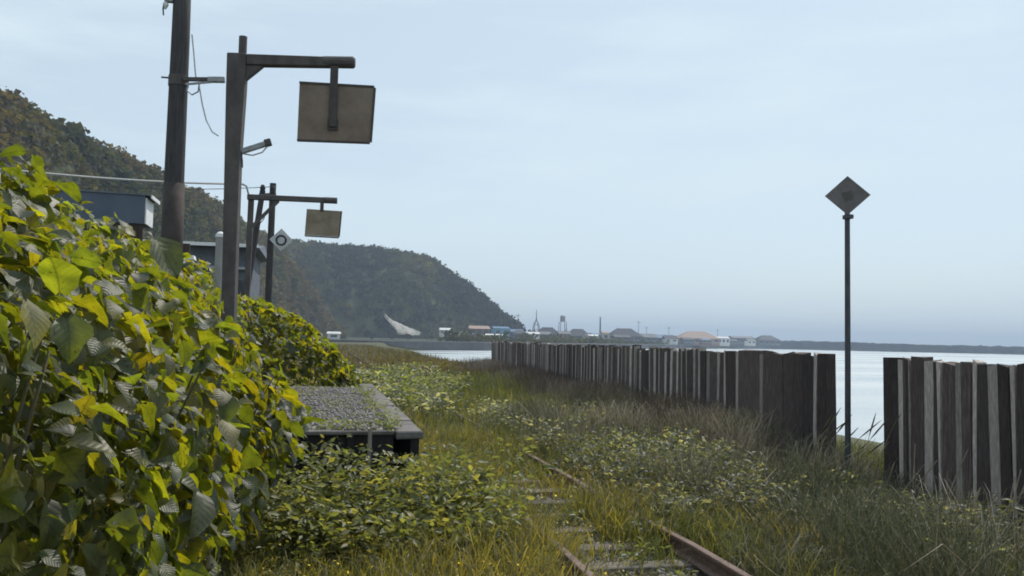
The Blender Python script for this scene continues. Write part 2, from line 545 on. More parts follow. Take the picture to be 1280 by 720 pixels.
# ------------------------------------------------------------------ hills
def hill(name, ridge, foot, back, nu, nv, seed, rough, crowns, csize, palette, nleaf, lsize, label, tilt=0.0):
    ridge, foot, back = (np.array(a, float) for a in (ridge, foot, back))
    tp = np.linspace(0, 1, len(ridge))
    u = np.linspace(0, 1, nu)
    def ip(a, uu): return np.stack([np.interp(uu, tp, a[:, k]) for k in range(3)], -1)
    def surf(uu, vv):
        F, Rg, B = ip(foot, uu), ip(ridge, uu), ip(back, uu)
        w = np.clip(vv, 0, 1)[..., None]
        prof = (np.sin(np.clip(vv, 0, 1) * np.pi / 2) ** 0.85)[..., None]
        P = F * (1 - w) + Rg * w
        P[..., 2:] = F[..., 2:] * (1 - prof) + Rg[..., 2:] * prof
        w2 = np.clip(vv - 1, 0, 1)[..., None]
        P = P * (1 - w2) + B * w2
        n = fbm(uu * 26, vv * 2.2, seed, 5)
        gul = fbm(uu * 15, vv * 0.8, seed + 9, 3)
        amp = np.sin(np.clip(vv, 0, 1) * np.pi) ** 0.7
        d = (n * rough + gul * rough * 1.4) * amp
        nrm = unit(np.stack([-(Rg - F)[..., 1] * 0 + (F - Rg)[..., 0], (F - Rg)[..., 1], np.full_like(d, 12.0)], -1))
        return P + nrm * d[..., None]
    U, Vv = np.meshgrid(u, np.linspace(0, 2, nv))
    S = surf(U, Vv)
    I = (np.arange(nv - 1)[:, None] * nu + np.arange(nu - 1)[None]).ravel()
    T = np.concatenate([np.stack([I, I + 1, I + nu + 1], -1), np.stack([I, I + nu + 1, I + nu], -1)])
    tag(link(name, np_mesh(name, S.reshape(-1, 3), T, M_hill, smooth=True)), kind='structure')
    # woods: leafy crowns all over the face and the ridge
    nc = crowns
    uu = rng.random(nc)
    vv = np.where(rng.random(nc) < 0.22, rng.uniform(0.92, 1.12, nc), rng.random(nc) ** 0.85)
    P = surf(uu, vv)
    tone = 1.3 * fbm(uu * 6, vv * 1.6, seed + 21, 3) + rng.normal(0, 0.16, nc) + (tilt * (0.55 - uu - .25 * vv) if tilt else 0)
    size = csize * rng.choice([.5, .8, 1.0, 1.3, 1.7], nc, p=[.2, .3, .25, .17, .08]) * rng.uniform(.85, 1.15, nc)
    pal = np.array(palette)
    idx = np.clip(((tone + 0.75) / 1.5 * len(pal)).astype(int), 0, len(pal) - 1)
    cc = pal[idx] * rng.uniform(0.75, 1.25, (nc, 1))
    off = unit(rng.normal(size=(nc, nleaf, 3))) * (rng.random((nc, nleaf, 1)) ** 0.4)
    off[..., 2] *= 0.8
    Q = (P[:, None] + off * size[:, None, None] + np.array([0, 0, 0.35]) * size[:, None, None]).reshape(-1, 3)
    N = len(Q)
    yd = unit(rng.normal(size=(N, 3)))
    zd = unit(off.reshape(-1, 3) + rng.normal(size=(N, 3)) * 0.5 + np.array([0, 0, 0.5]))
    tv = np.array([(0, -.5, 0), (.45, -.05, .12), (.1, .5, 0), (-.45, .1, .1)], float)
    tt = np.array([(0, 1, 2), (0, 2, 3)])
    V, T, _ = scatter(tv, tt, None, Q, frames(yd, zd), np.repeat(size, nleaf) * lsize * rng.uniform(0.6, 1.3, N))
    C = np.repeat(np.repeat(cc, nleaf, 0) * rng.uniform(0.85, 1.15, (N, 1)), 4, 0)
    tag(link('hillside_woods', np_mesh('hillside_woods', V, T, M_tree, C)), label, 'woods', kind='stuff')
    return surf

PAL1 = [(.032, .035, .02), (.042, .046, .022), (.056, .052, .028), (.068, .054, .034), (.078, .06, .04), (.054, .058, .024)]
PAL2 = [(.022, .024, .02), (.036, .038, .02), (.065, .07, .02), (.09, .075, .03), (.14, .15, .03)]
hill1 = hill('coastal_bluff',
     [(-84, 140, 52), (-68, 202, 48), (-60, 231, 48), (-50, 284, 48), (-43, 330, 48.5), (-33.5, 417, 47.5), (-23, 452, 40), (-8, 480, 22), (6, 500, 2)],
     [(-46, 120, 2), (-38, 190, 2), (-34, 225, 2), (-27, 280, 1.5), (-22, 325, 1), (-12, 405, 1), (-4, 430, 1), (6, 455, 0.5), (14, 480, 0)],
     [(-180, 170, 40), (-180, 240, 40), (-170, 280, 40), (-160, 330, 40), (-150, 380, 38), (-120, 470, 36), (-80, 520, 25), (-40, 540, 10), (-10, 540, -2)],
     190, 60, 5, 5.5, 6500, 2.0, PAL1, 46, 0.40, 'brown and olive scrub wood covering the steep bluff at left')
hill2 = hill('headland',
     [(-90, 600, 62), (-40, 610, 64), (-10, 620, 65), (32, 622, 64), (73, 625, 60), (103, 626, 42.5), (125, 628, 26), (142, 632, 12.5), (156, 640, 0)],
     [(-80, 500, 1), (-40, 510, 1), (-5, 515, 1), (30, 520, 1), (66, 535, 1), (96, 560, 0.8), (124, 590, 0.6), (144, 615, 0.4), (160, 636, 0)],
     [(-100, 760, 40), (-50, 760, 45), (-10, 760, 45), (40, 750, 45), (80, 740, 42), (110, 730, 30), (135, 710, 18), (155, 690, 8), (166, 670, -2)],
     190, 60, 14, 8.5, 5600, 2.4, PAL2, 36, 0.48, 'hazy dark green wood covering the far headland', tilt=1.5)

# ------------------------------------------------------------------ far shore: seawall, breakwater, scar, town
def wall_strip(pts, w, z0, z1, cap=None):
    """a wall following points; returns body and coping builders"""
    b, c = MB(), MB()
    P = [Vector((x, y, 0)) for x, y in pts]
    for (mb, za, zb, ww) in ((b, z0, z1, w), (c, z1 + 0.003, z1 + (cap or 0.3), w * 1.15)):
        v = []
        for i, p in enumerate(P):
            d = (P[min(i + 1, len(P) - 1)] - P[max(i - 1, 0)]).normalized()
            n = Vector((d.y, -d.x, 0))
            for (s, z) in ((-1, za), (1, za), (1, zb), (-1, zb)):
                v.append(p + n * s * ww / 2 + Vector((0, 0, z)))
        f = []
        for i in range(len(P) - 1):
            for k in range(4):
                f.append((i * 4 + k, i * 4 + (k + 1) % 4, i * 4 + 4 + (k + 1) % 4, i * 4 + 4 + k))
        f += [(0, 1, 2, 3), tuple(len(v) - 4 + k for k in (3, 2, 1, 0))]
        mb.add(v, f)
    return b, c
sw = empty('seawall', (30, 285, SEA), 'low dark concrete seawall running along the far shore below the headland', 'seawall')
b, c = wall_strip([(-6, 262), (14, 270), (24, 278), (40, 293), (58, 308), (120, 402), (182, 498), (312, 698), (505, 898)], 2.2, -3.4, 0.35, 0.35)
part('wall', b.mesh('seawall', M_seawall), sw)
part('coping', c.mesh('seawall_coping', M_quay), sw)
rd = MB()
tag(link('shore_road', np_mesh('shore_road', [(-20, 300, .42), (34, 320, .42), (60, 345, .42), (-20, 340, .42)], [(0, 1, 2), (0, 2, 3)], M_quay)), kind='structure')

bw = empty('breakwater', (600, 850, SEA), 'long low dark breakwater stretching out to sea on the right', 'breakwater')
pts = np.array([(470, 930), (560, 880), (720, 770), (1000, 690), (1500, 640)], float)
tt_ = np.linspace(0, 1, 260)
bx = np.interp(tt_, np.linspace(0, 1, 5), pts[:, 0]); by = np.interp(tt_, np.linspace(0, 1, 5), pts[:, 1])
prof = [(-9, -3.2), (-6, -0.2), (-3, 3.6), (-1.6, 6.2), (1.6, 6.2), (8, -3.2)]
V, F = [], []
for i in range(260):
    lump = fbm(np.array([bx[i] * .06]), np.array([by[i] * .06]), 4)[0]
    for k, (o_, z_) in enumerate(prof):
        V.append((bx[i] + rng.normal(0, .3), by[i] + o_ + rng.normal(0, .5), z_ + (rng.normal(0, .35) + lump * 0.8) * (k < 5) + 1.2 * np.exp(-((bx[i] - 560) / 60) ** 2) * (z_ > 0)))
for i in range(259):
    for k in range(5):
        a = i * 6 + k
        F += [(a, a + 6, a + 7), (a, a + 7, a + 1)]
part('rubble_mound', np_mesh('rubble_mound', V, F, M_rubble), bw)

# pale facing on the foot of the headland
def on_hill(surf, u0, u1, v0, v1, n=10):
    U, Vv = np.meshgrid(np.linspace(u0, u1, n), np.linspace(v0, v1, n))
    return surf(U, Vv)
sc_ = empty('slope_facing', (48, 518, 4), 'pale bare triangular scar low on the green headland slope', 'rock slope')
n = 12
rows = []
for j in range(n):
    t = j / (n - 1)
    y = 512 - 2 + t * 14
    z = 4.6 + t * 11.5
    xl = 46 - 8 * t
    xr = 60 - 20 * t
    for i in range(n):
        s = i / (n - 1)
        rows.append((xl + (xr - xl) * s + rng.normal(0, .35), y + s * 1.5 - 1.5, z - s * 3.0 * (t) + rng.normal(0, .3)))
front = np.array(rows)
backv = front + np.array([0, 5.0, -1.0])
I = (np.arange(n - 1)[:, None] * n + np.arange(n - 1)[None]).ravel()
T1 = np.concatenate([np.stack([I, I + 1, I + n + 1], -1), np.stack([I, I + n + 1, I + n], -1)])
part('rock_face', np_mesh('rock_face', np.concatenate([front, backv]), np.concatenate([T1, T1[:, ::-1] + n * n]), M_scar), sc_)

# ---- town houses
def house(px_ratio, Y, w, d, h, roof, wallm, roofm, label, base=0.3, hip=False, chimney=False, win=3, name='house', group='houses of the far town'):
    X = px_ratio * Y
    r = empty(name, (X, Y, base), label, 'house', group)
    b = MB().box(X - w / 2, X + w / 2, Y - d / 2, Y + d / 2, base - 1.5, base + h)
    part('wall', b.mesh('house_wall', wallm), r)
    o = 0.5
    z0 = base + h + 0.01
    rm = MB()
    k = w * 0.28 if hip else -o * 0.2
    v = [(X - w / 2 - o, Y - d / 2 - o, z0), (X + w / 2 + o, Y - d / 2 - o, z0), (X + w / 2 + o, Y + d / 2 + o, z0), (X - w / 2 - o, Y + d / 2 + o, z0),
         (X - w / 2 + k, Y, z0 + roof), (X + w / 2 - k, Y, z0 + roof)]
    rm.add(v, [(0, 3, 2, 1), (0, 1, 5, 4), (2, 3, 4, 5), (0, 4, 3), (1, 2, 5)])
    rf = part('roof', rm.mesh('house_roof', roofm), r)
    if chimney:
        part('chimney', MB().box(X + w * .2, X + w * .2 + .8, Y - .4, Y + .4, z0 + roof * .3, z0 + roof + 1.6).mesh('chimney', M_concrete), rf)
    for i in range(win):
        wx = X - w / 2 + w * (i + 0.5) / win
        wn = part('window', MB().box(wx - w / win * .26, wx + w / win * .26, Y - d / 2 - .06, Y - d / 2 + .02, base + h * .35, base + h * .78).mesh('window', M_glass), r)
        part('sill', MB().box(wx - w / win * .30, wx + w / win * .30, Y - d / 2 - .16, Y - d / 2 - .062, base + h * .29, base + h * .345).mesh('sill', M_whitepaint), wn)
    return r
C_white, C_cream, C_grey = paint('wall_white', (.62, .61, .58)), paint('wall_cream', (.5, .45, .37)), paint('wall_grey', (.13, .135, .15))
C_blue, C_brown, C_pink = paint('wall_blue', (.16, .36, .52)), paint('wall_brown', (.16, .11, .09)), paint('wall_pink', (.30, .2, .18))
R_dark, R_red, R_tan, R_blue = paint('roof_slate', (.02, .026, .045)), paint('roof_red', (.26, .13, .10)), paint('roof_tan', (.30, .20, .16)), paint('roof_blue', (.07, .15, .26))
R_grey, R_white = paint('roof_grey', (.10, .11, .13)), paint('roof_white', (.6, .6, .6))
def rx(x, y=425):   # lateral ratio X/Y for a picture column
    d = np.array([(x - 640) / FPX, -(y - 360) / FPX, 1.0])
    return float((d @ W2C[0]) / (d @ W2C[1]))
house(rx(417), 330, 4.6, 4, 2.0, .8, C_white, R_white, 'tiny white hut alone at the foot of the bluff', .6, win=1, name='hut', group='lone huts')
house(rx(556), 470, 6, 5, 2.4, 1.2, C_white, R_white, 'small white house at the headland foot, leftmost of the far town', 4.0)
house(rx(598), 480, 11.5, 8, 4.0, 1.8, C_brown, R_tan, 'brown house with pale tan roof below the headland end', 3.6)
house(rx(579), 470, 5, 5, 2.2, 1.0, C_white, R_grey, 'small white house just left of the tan-roofed brown house', 2.6, win=2)
house(rx(625), 500, 9.5, 9, 6.2, 1.2, C_blue, R_blue, 'bright blue house at the tip of the headland', 2.2, win=2)
house(rx(617), 460, 11, 5, 1.8, .7, C_white, R_white, 'long low white shed in front of the bright blue house', 2.3, win=4)
house(rx(645), 520, 8, 8, 4.5, 1.6, C_grey, R_blue, 'grey house with blue roof just right of the bright blue house', 2.3)
house(rx(684), 560, 16, 10, 3.4, 5.0, C_grey, R_dark, 'house with steep dark slate roof below the lattice mast', 2.4, hip=True)
house(rx(664), 520, 9, 7, 2.4, 1.2, C_white, R_white, 'low white house between the blue-roofed house and the steep slate roof', 3.4)
house(rx(704), 540, 8, 8, 4.0, 2.0, C_pink, R_grey, 'pinkish house under the water tower', 2.4, chimney=True)
house(rx(722), 600, 17, 11, 3.6, 5.2, C_grey, R_dark, 'wide slate-roofed house right of the pinkish house', 2.0, hip=True)
house(rx(741), 560, 7, 6, 2.6, 1.0, C_white, R_white, 'low white house left of the tall chimney', 3.0, win=2)
house(rx(756), 570, 5, 5, 5.2, 1.2, C_cream, R_tan, 'narrow cream house at the foot of the tall chimney', 2.6, win=1)
house(rx(780), 620, 26, 13, 4.0, 6.2, C_grey, R_dark, 'largest dark hipped roof in the middle of the far town', 2.2, hip=True)
house(rx(808), 640, 14, 9, 4.0, 3.0, C_grey, R_grey, 'grey-roofed house right of the largest dark roof', 2.0)
house(rx(830), 680, 16, 10, 4.2, 3.0, C_grey, R_blue, 'wide blue-roofed house left of the tan warehouse', 1.8)
house(rx(870), 720, 38, 18, 5.0, 6.5, C_pink, R_tan, 'broad warehouse with tan roof toward the harbour', 1.6, hip=True, win=6, name='warehouse')
house(rx(902), 730, 12, 9, 6.0, 1.2, C_white, R_white, 'small white building right of the tan warehouse', 1.6, win=3)
house(rx(926), 780, 24, 12, 7.0, 2.0, C_grey, R_grey, 'long grey harbour shed left of the rounded end building', 1.4, win=6, name='harbour_shed')
house(rx(958), 800, 24, 14, 5.6, 5.0, C_grey, R_dark, 'dark rounded-roof building at the sea end of the town', 1.4, hip=True, win=4)

ORD = ['first', 'second', 'third', 'fourth', 'fifth', 'sixth', 'seventh', 'eighth', 'ninth', 'tenth', 'eleventh', 'twelfth']
for k in range(12):
    xx = 652 + k * 26 + rng.normal(0, 4)
    YY = 490 + (xx - 640) * .86 + rng.uniform(-10, 25)
    house(rx(xx), YY, rng.uniform(8, 13), 7, rng.uniform(2.4, 3.6), rng.uniform(1.5, 3.0), [C_grey, C_brown, C_grey, C_white][k % 4], [R_dark, R_grey, R_dark, R_dark, R_blue][k % 5],
          'small low house at the front of the far town, %s from the headland' % ORD[k], 2.2, hip=k % 3 == 0, win=2, group='small low front houses of the far town')
def mast(x, ytop, Y, kind, label):
    X = rx(x) * Y
    d = np.array([(x - 640) / FPX, -(ytop - 360) / FPX, 1.0])
    zt = EYE + float((d @ W2C[2]) / (d @ W2C[1])) * Y
    r = empty({'lattice': 'lattice_mast', 'tank': 'water_tower', 'stack': 'chimney_stack', 'pole': 'antenna_pole'}[kind], (X, Y, 1), label,
              {'lattice': 'mast', 'tank': 'water tower', 'stack': 'chimney', 'pole': 'antenna'}[kind])
    if kind == 'lattice':
        for sx in (-1, 1):
            for sy in (-1, 1):
                part('leg', MB().tube([(X + sx * 3.4, Y + sy * 3.4, 1), (X + sx * 1.6, Y + sy * 1.6, zt * .55), (X, Y, zt * .72)], .28, 5).mesh('leg', M_steel), r)
        for k in range(4):
            zz = 3 + k * zt * .14
            s = 3.2 - k * .75
            part('brace', MB().tube([(X - s, Y - s, zz), (X + s, Y - s, zz), (X + s, Y + s, zz), (X - s, Y + s, zz), (X - s, Y - s, zz)], .16, 4).mesh('brace', M_steel), r)
        part('spire', MB().tube([(X, Y, zt * .7), (X, Y, zt)], [.4, .16], 6).mesh('spire', M_steel), r)
    elif kind == 'tank':
        for sx in (-1, 1):
            for sy in (-1, 1):
                part('leg', MB().tube([(X + sx * 2.6, Y + sy * 2.6, 1), (X + sx * 2.2, Y + sy * 2.2, zt - 5)], .25, 5).mesh('leg', M_steel), r)
        part('tank', MB().tube([(X, Y, zt - 5), (X, Y, zt - 4.8), (X, Y, zt - 1), (X, Y, zt)], [1.2, 2.0, 2.0, 1.0], 12).mesh('tank', M_lampgrey), r)
    elif kind == 'stack':
        part('shaft', MB().tube([(X, Y, 1), (X, Y, zt - .8)], [.8, .5], 10).mesh('shaft', M_greywall), r)
        part('rim', MB().tube([(X, Y, zt - .8), (X, Y, zt)], [.62, .62], 10).mesh('rim', M_concrete), r)
    else:
        part('pole', MB().tube([(X, Y, 1), (X, Y, zt)], [.3, .15], 6).mesh('pole', M_steel), r)
        part('crossbar', MB().box(X - 1.6, X + 1.6, Y - .1, Y + .1, zt - 1.6, zt - 1.3).mesh('crossbar', M_steel), r)
mast(670, 387, 620, 'lattice', 'lattice mast rising behind the steep slate roof')
mast(703, 394, 620, 'tank', 'pale water tower on legs above the pinkish house')
mast(750, 396, 640, 'stack', 'slim tall chimney stack above the narrow cream house')
mast(647, 392, 560, 'pole', 'antenna pole just right of the headland tip')
mast(798, 401, 690, 'pole', 'antenna pole right of the largest dark roof')
mast(808, 408, 720, 'pole', 'short antenna pole above the grey-roofed house')
mast(836, 408, 720, 'pole', 'short antenna pole left of the tan warehouse')
mast(897, 411, 760, 'pole', 'short antenna pole just right of the tan warehouse roof')

# scrub along the crest behind the far seawall, in front of the town
nc, nl = 620, 34
tq = rng.random(nc)
sx = np.interp(tq, [0, .25, .5, .75, 1], [70, 140, 215, 325, 500]); sy = np.interp(tq, [0, .25, .5, .75, 1], [335, 428, 545, 708, 885])
sx = sx - rng.uniform(3, 26, nc); sy = sy + rng.uniform(2, 26, nc)
sz = rng.choice([1.0, 1.5, 2.2, 3.2], nc, p=[.35, .35, .22, .08])
off = unit(rng.normal(size=(nc, nl, 3))) * rng.random((nc, nl, 1)) ** .4
Q = (np.stack([sx, sy, .4 + sz * .6], -1)[:, None] + off * sz[:, None, None]).reshape(-1, 3)
V, T, _ = scatter(np.array([(0, -.5, 0), (.45, -.05, .12), (.1, .5, 0), (-.45, .1, .1)], float), np.array([(0, 1, 2), (0, 2, 3)]), None, Q,
                  frames(unit(rng.normal(size=Q.shape)), unit(rng.normal(size=Q.shape) + np.array([0, 0, .5]))), np.repeat(sz, nl) * .5)
cc = np.array([(.03, .034, .018), (.045, .05, .022), (.06, .055, .028), (.075, .075, .03)])[rng.integers(0, 4, nc)]
tag(link('shore_scrub', np_mesh('shore_scrub', V, T, M_tree, np.repeat(np.repeat(cc, nl, 0), 4, 0))), 'low grey-green scrub along the bank in front of the far town', 'scrub', kind='stuff')

# conifers at the tip of the headland
def conifer(x, Y, h, z0, label):
    X = rx(x) * Y
    r = empty('conifer_tree', (X, Y, z0), label, 'tree', 'conifers at the headland tip')
    part('trunk', MB().tube([(X, Y, z0 - 1), (X, Y, z0 + h * .9)], [.35, .08], 6).mesh('trunk', M_brownwall), r)
    N = 420
    t = rng.random(N) ** 0.7
    rad = (1 - t) * h * .2 * rng.uniform(.4, 1.1, N) + .2
    an = rng.uniform(0, 6.28, N)
    Q = np.stack([X + rad * np.cos(an), Y + rad * np.sin(an), z0 + h * (.12 + .88 * t)], -1)
    yd = np.stack([np.cos(an), np.sin(an), np.full(N, -.4)], -1)
    V, T, _ = scatter(np.array([(0, -.5, 0), (.35, 0, .1), (0, .6, 0), (-.35, 0, .1)], float), np.array([(0, 1, 2), (0, 2, 3)]), None, Q, frames(yd, np.tile([0, 0, 1.], (N, 1)) + rng.normal(0, .4, (N, 3))), rng.uniform(.7, 1.6, N))
    part('crown', np_mesh('crown', V, T, M_tree, np.repeat(np.array([[.02, .03, .018]]) * rng.uniform(.7, 1.4, (N, 1)), 4, 0)), r)
conifer(638, 600, 13, 4, 'tall slim conifer at the very tip of the headland')
conifer(629, 605, 12, 8, 'conifer on the headland ridge, left of the tip conifer')
conifer(622, 606, 11, 13, 'conifer highest up the end of the headland ridge')
conifer(633, 590, 8, 4, 'short conifer beside the tip conifer')

# ------------------------------------------------------------------ railway
track = empty('railway_track', (2.43, 10, -0.2), 'rusty single railway track half buried in weeds', 'railway track')
def rail_mesh(name, X, y0, y1):
    prof = [(-.06, -.135), (.06, -.135), (.06, -.125), (.012, -.11), (.010, -.045), (.033, -.032), (.033, -.006), (.026, 0), (-.026, 0), (-.033, -.006), (-.033, -.032), (-.010, -.045), (-.012, -.11), (-.06, -.125)]
    ys = np.linspace(y0, y1, 60)
    v, f = [], []
    n = len(prof)
    for i, y in enumerate(ys):
        wob = 0.012 * math.sin(y * .7 + X) + .006 * math.sin(y * 2.1)
        for (a, z) in prof:
            v.append((X + a + wob, y, z + .008 * math.sin(y * 1.3)))
    for i in range(len(ys) - 1):
        for k in range(n):
            f.append((i * n + k, i * n + (k + 1) % n, (i + 1) * n + (k + 1) % n, (i + 1) * n + k))
    f += [tuple(range(n)), tuple(range(len(v) - 1, len(v) - n - 1, -1))]
    return MB().add(v, f).mesh(name, M_rust)
for X in (1.895, 2.985):
    part('rail', rail_mesh('rail', X, -3, 90), track)
slp = []
for k in range(4):
    slp.append(MB().box(-1.05, 1.05, -.1, .1, -.07, .07, 0.98, jit=.008).mesh('sleeper', M_sleeper, bevel=.008))
for i in range(120):
    y = 0.55 + i * 0.655
    o = bpy.data.objects.new('sleeper', slp[i % 4])
    COL.objects.link(o)
    o.parent = track
    o.location = Vector((2.43 + rng.normal(0, .03), y + rng.normal(0, .03), -.207 + rng.normal(0, .006))) - track.location
    o.rotation_euler = (0, 0, rng.normal(0, .015))
    # spikes / tie plates only on those near enough to show
bal = MB()
ys = np.linspace(-5, 90, 160)
xs = np.linspace(0.6, 4.3, 18)
BX, BY = np.meshgrid(xs, ys)
BZ = -.185 - 0.10 * np.clip((np.abs(BX - 2.43) - 1.2) / .65, 0, 1) ** 1.3 - .02 * fbm(BX * 3, BY * 3, 8)
I = (np.arange(159)[:, None] * 18 + np.arange(17)[None]).ravel()
T = np.concatenate([np.stack([I, I + 1, I + 19], -1), np.stack([I, I + 19, I + 18], -1)])
tag(link('ballast_bed', np_mesh('ballast_bed', np.stack([BX, BY, BZ], -1).reshape(-1, 3), T, M_ballast, smooth=True)), kind='structure')
OCT = np.array([(1, 0, 0), (0, 1, 0), (-1, 0, 0), (0, -1, 0), (0, 0, .8), (0, 0, -.8)], float)
OCTT = np.array([(0, 1, 4), (1, 2, 4), (2, 3, 4), (3, 0, 4), (1, 0, 5), (2, 1, 5), (3, 2, 5), (0, 3, 5)])
def stones(name, P, smin, smax, material, label, parent=None):
    N = len(P)
    yd = unit(rng.normal(size=(N, 3)))
    S = rng.uniform(smin, smax, (N, 1)) * rng.uniform(.6, 1.3, (N, 3))
    V, T, _ = scatter(OCT, OCTT, None, P, frames(yd, unit(rng.normal(size=(N, 3)))), S)
    V = V + rng.normal(0, smin * .25, V.shape)
    me = np_mesh(name, V, T, material)
    if parent is not None:
        return tag(part(name, me, parent), label, kind='stuff')
    return tag(link(name, me), label, 'stones', kind='stuff')
N = 9000
P = np.stack([rng.uniform(1.2, 3.7, N), 4 + 16 * rng.random(N) ** 1.3, np.full(N, -.175)], -1)
P[:, 2] -= 0.10 * np.clip((np.abs(P[:, 0] - 2.43) - 1.2) / .65, 0, 1) ** 1.3
stones('ballast_stones', P, .018, .04, M_stone, 'grey crushed ballast stones lying between the sleepers')

# ------------------------------------------------------------------ platform
PT = 0.76
plat = empty('station_platform', (-0.7, 11.4, -0.2), 'low gravel station platform with dark timber end wall, edged in concrete', 'platform')
part('core', MB().box(-2.4, .70, 8.06, 14.9, -.4, PT - .035).mesh('platform_core', M_ground), plat)
# gravel surface, uneven
xs, ys = np.linspace(-2.42, .70, 40), np.linspace(8.05, 14.92, 70)
PX, PY = np.meshgrid(xs, ys)
PZ = PT - .012 + .014 * fbm(PX * 2.2, PY * 2.2, 31)
I = (np.arange(69)[:, None] * 40 + np.arange(39)[None]).ravel()
T = np.concatenate([np.stack([I, I + 1, I + 41], -1), np.stack([I, I + 41, I + 40], -1)])
part('gravel_surface', np_mesh('gravel_surface', np.stack([PX, PY, PZ], -1).reshape(-1, 3), T, M_stone, smooth=True), plat)
N = 7000
sx_, sy_ = rng.uniform(-1.2, .70, N), rng.uniform(8.1, 14.8, N)
stones('gravel', np.stack([sx_, sy_, PT - .004 + .014 * fbm(sx_ * 2.2, sy_ * 2.2, 31)], -1), .010, .026, M_stone, 'loose grey gravel on the platform top', plat)
y = 7.93
k = 0
while y < 14.9:      # concrete edge slabs along the track side
    L = 0.98
    o = part('coping_slab', MB().box(.715, .965, y, y + L - .025, PT - .075, PT + .002 + rng.normal(0, .004), jit=.005).mesh('coping_slab', M_platconc, bevel=.012), plat)
    y += L
x = .69
while x > -2.4:      # dark upright boards of the end wall
    w = rng.uniform(.17, .24)
    t = PT - .05 + rng.normal(0, .012)
    part('wall_board', MB().box(x - w + .012, x, 7.97 + rng.normal(0, .008), 8.05, -.4, t + .018, jit=.006).mesh('wall_board', M_platboard), plat)
    x -= w
x = .70
for L in (.88, 1.25, 1.1):   # concrete lip over the end wall
    part('end_slab', MB().box(x - L + .02, x, 7.93, 8.10, PT - .03, PT - .006 + rng.normal(0, .004), jit=.01).mesh('end_slab', M_platconc, bevel=.012), plat)
    x -= L
x = .95
y = 7.97
while y < 14.8:
    w = rng.uniform(.2, .26)
    part('side_board', MB().box(.86, .93, y, y + w - .012, -.4, PT - .08, jit=.006).mesh('side_board', M_platboard), plat)
    y += w
part('end_stake', MB().box(.455, .49, 7.84, 7.885, -.3, PT + .03, .9, jit=.004).mesh('end_stake', M_palewood), plat)

# ------------------------------------------------------------------ sign gantries on posts
def bar(p, q, w, h=None):
    """rectangular bar from p to q"""
    p, q = Vector(p), Vector(q)
    d = (q - p).normalized()
    a = Vector((0, 1, 0)) if abs(d.y) < .9 else Vector((0, 0, 1))
    e1 = d.cross(a).normalized()
    e2 = d.cross(e1).normalized()
    h = h or w
    v = []
    for c in (p, q):
        for (s1, s2) in ((-1, -1), (1, -1), (1, 1), (-1, 1)):
            v.append(c + e1 * s1 * w / 2 + e2 * s2 * h / 2)
    return MB().add(v, [(0, 3, 2, 1), (4, 5, 6, 7), (0, 1, 5, 4), (1, 2, 6, 5), (2, 3, 7, 6), (3, 0, 4, 7)])

g1 = empty('sign_gantry', (-1.0, 9.5, PT), 'tall dark steel post with side arm and hanging square board, nearest of the two', 'sign post')
v = []
for (z, wl, wr) in ((.3, -.995, -.865), (2.4, -1.03, -.89), (3.6, -1.055, -.895), (4.30, -1.07, -.875), (4.70, -1.075, -.87)):
    for (x_, y_) in ((wl, 9.43), (wr, 9.43), (wr, 9.57), (wl, 9.57)):
        v.append((x_, y_, z))
f = [(0, 3, 2, 1), (16, 17, 18, 19)]
for i in range(4):
    for k in range(4):
        f.append((i * 4 + k, i * 4 + (k + 1) % 4, i * 4 + 4 + (k + 1) % 4, i * 4 + 4 + k))
part('post', MB().add(v, f).mesh('post', M_steel, bevel=.01), g1)
part('post_stub', MB().tube([(-.925, 9.5, 4.70), (-.925, 9.5, 4.90)], .045, 10).mesh('post_stub', M_steel), g1)
part('gusset', MB().prism([(-.872, 4.575), (-.872, 4.42), (-.70, 4.575)], 9.46, 9.54).mesh('gusset', M_steel), g1)
part('arm', MB().add([(-.868, 9.44, 4.578), (-.868, 9.56, 4.578), (-.868, 9.56, 4.695), (-.868, 9.44, 4.695), (.02, 9.45, 4.60), (.02, 9.55, 4.60), (.02, 9.55, 4.705), (.02, 9.45, 4.705)],
     [(0, 1, 2, 3), (7, 6, 5, 4), (0, 4, 5, 1), (1, 5, 6, 2), (2, 6, 7, 3), (3, 7, 4, 0)]).mesh('arm', M_steel, bevel=.008), g1)
part('arm_end_sleeve', MB().tube([(-.05, 9.5, 4.655), (.27, 9.5, 4.664), (.29, 9.5, 4.664)], [.066, .066, .05], 12).mesh('arm_end_sleeve', M_steel), g1)
part('hanger', bar((.075, 9.455, 4.60), (.075, 9.455, 3.93), .085, .03).mesh('hanger', M_signframe, bevel=.006), g1)
bd = part('board', MB().add([(-.302, 9.48, 3.785), (.475, 9.48, 3.785), (.505, 9.48, 4.395), (-.298, 9.48, 4.41), (-.302, 9.51, 3.785), (.475, 9.51, 3.785), (.505, 9.51, 4.395), (-.298, 9.51, 4.41)],
     [(0, 1, 2, 3), (7, 6, 5, 4), (0, 4, 5, 1), (1, 5, 6, 2), (2, 6, 7, 3), (3, 7, 4, 0)]).mesh('board', M_sign), g1)
part('board_edge', bar((-.30, 9.495, 4.413), (.507, 9.495, 4.398), .022, .05).mesh('board_edge', M_signframe), bd)
part('board_edge', bar((-.303, 9.495, 3.778), (.477, 9.495, 3.778), .018, .05).mesh('board_edge', M_signframe), bd)
part('board_edge', bar((.488, 9.495, 3.789), (.514, 9.495, 4.386), .022, .048).mesh('board_edge', M_signframe), bd)
part('clamp_plate', MB().box(.02, .13, 9.462, 9.478, 3.90, 4.02).mesh('clamp_plate', M_signframe), g1)
g1.rotation_euler.z = math.radians(-9)
g1.location.z -= .045
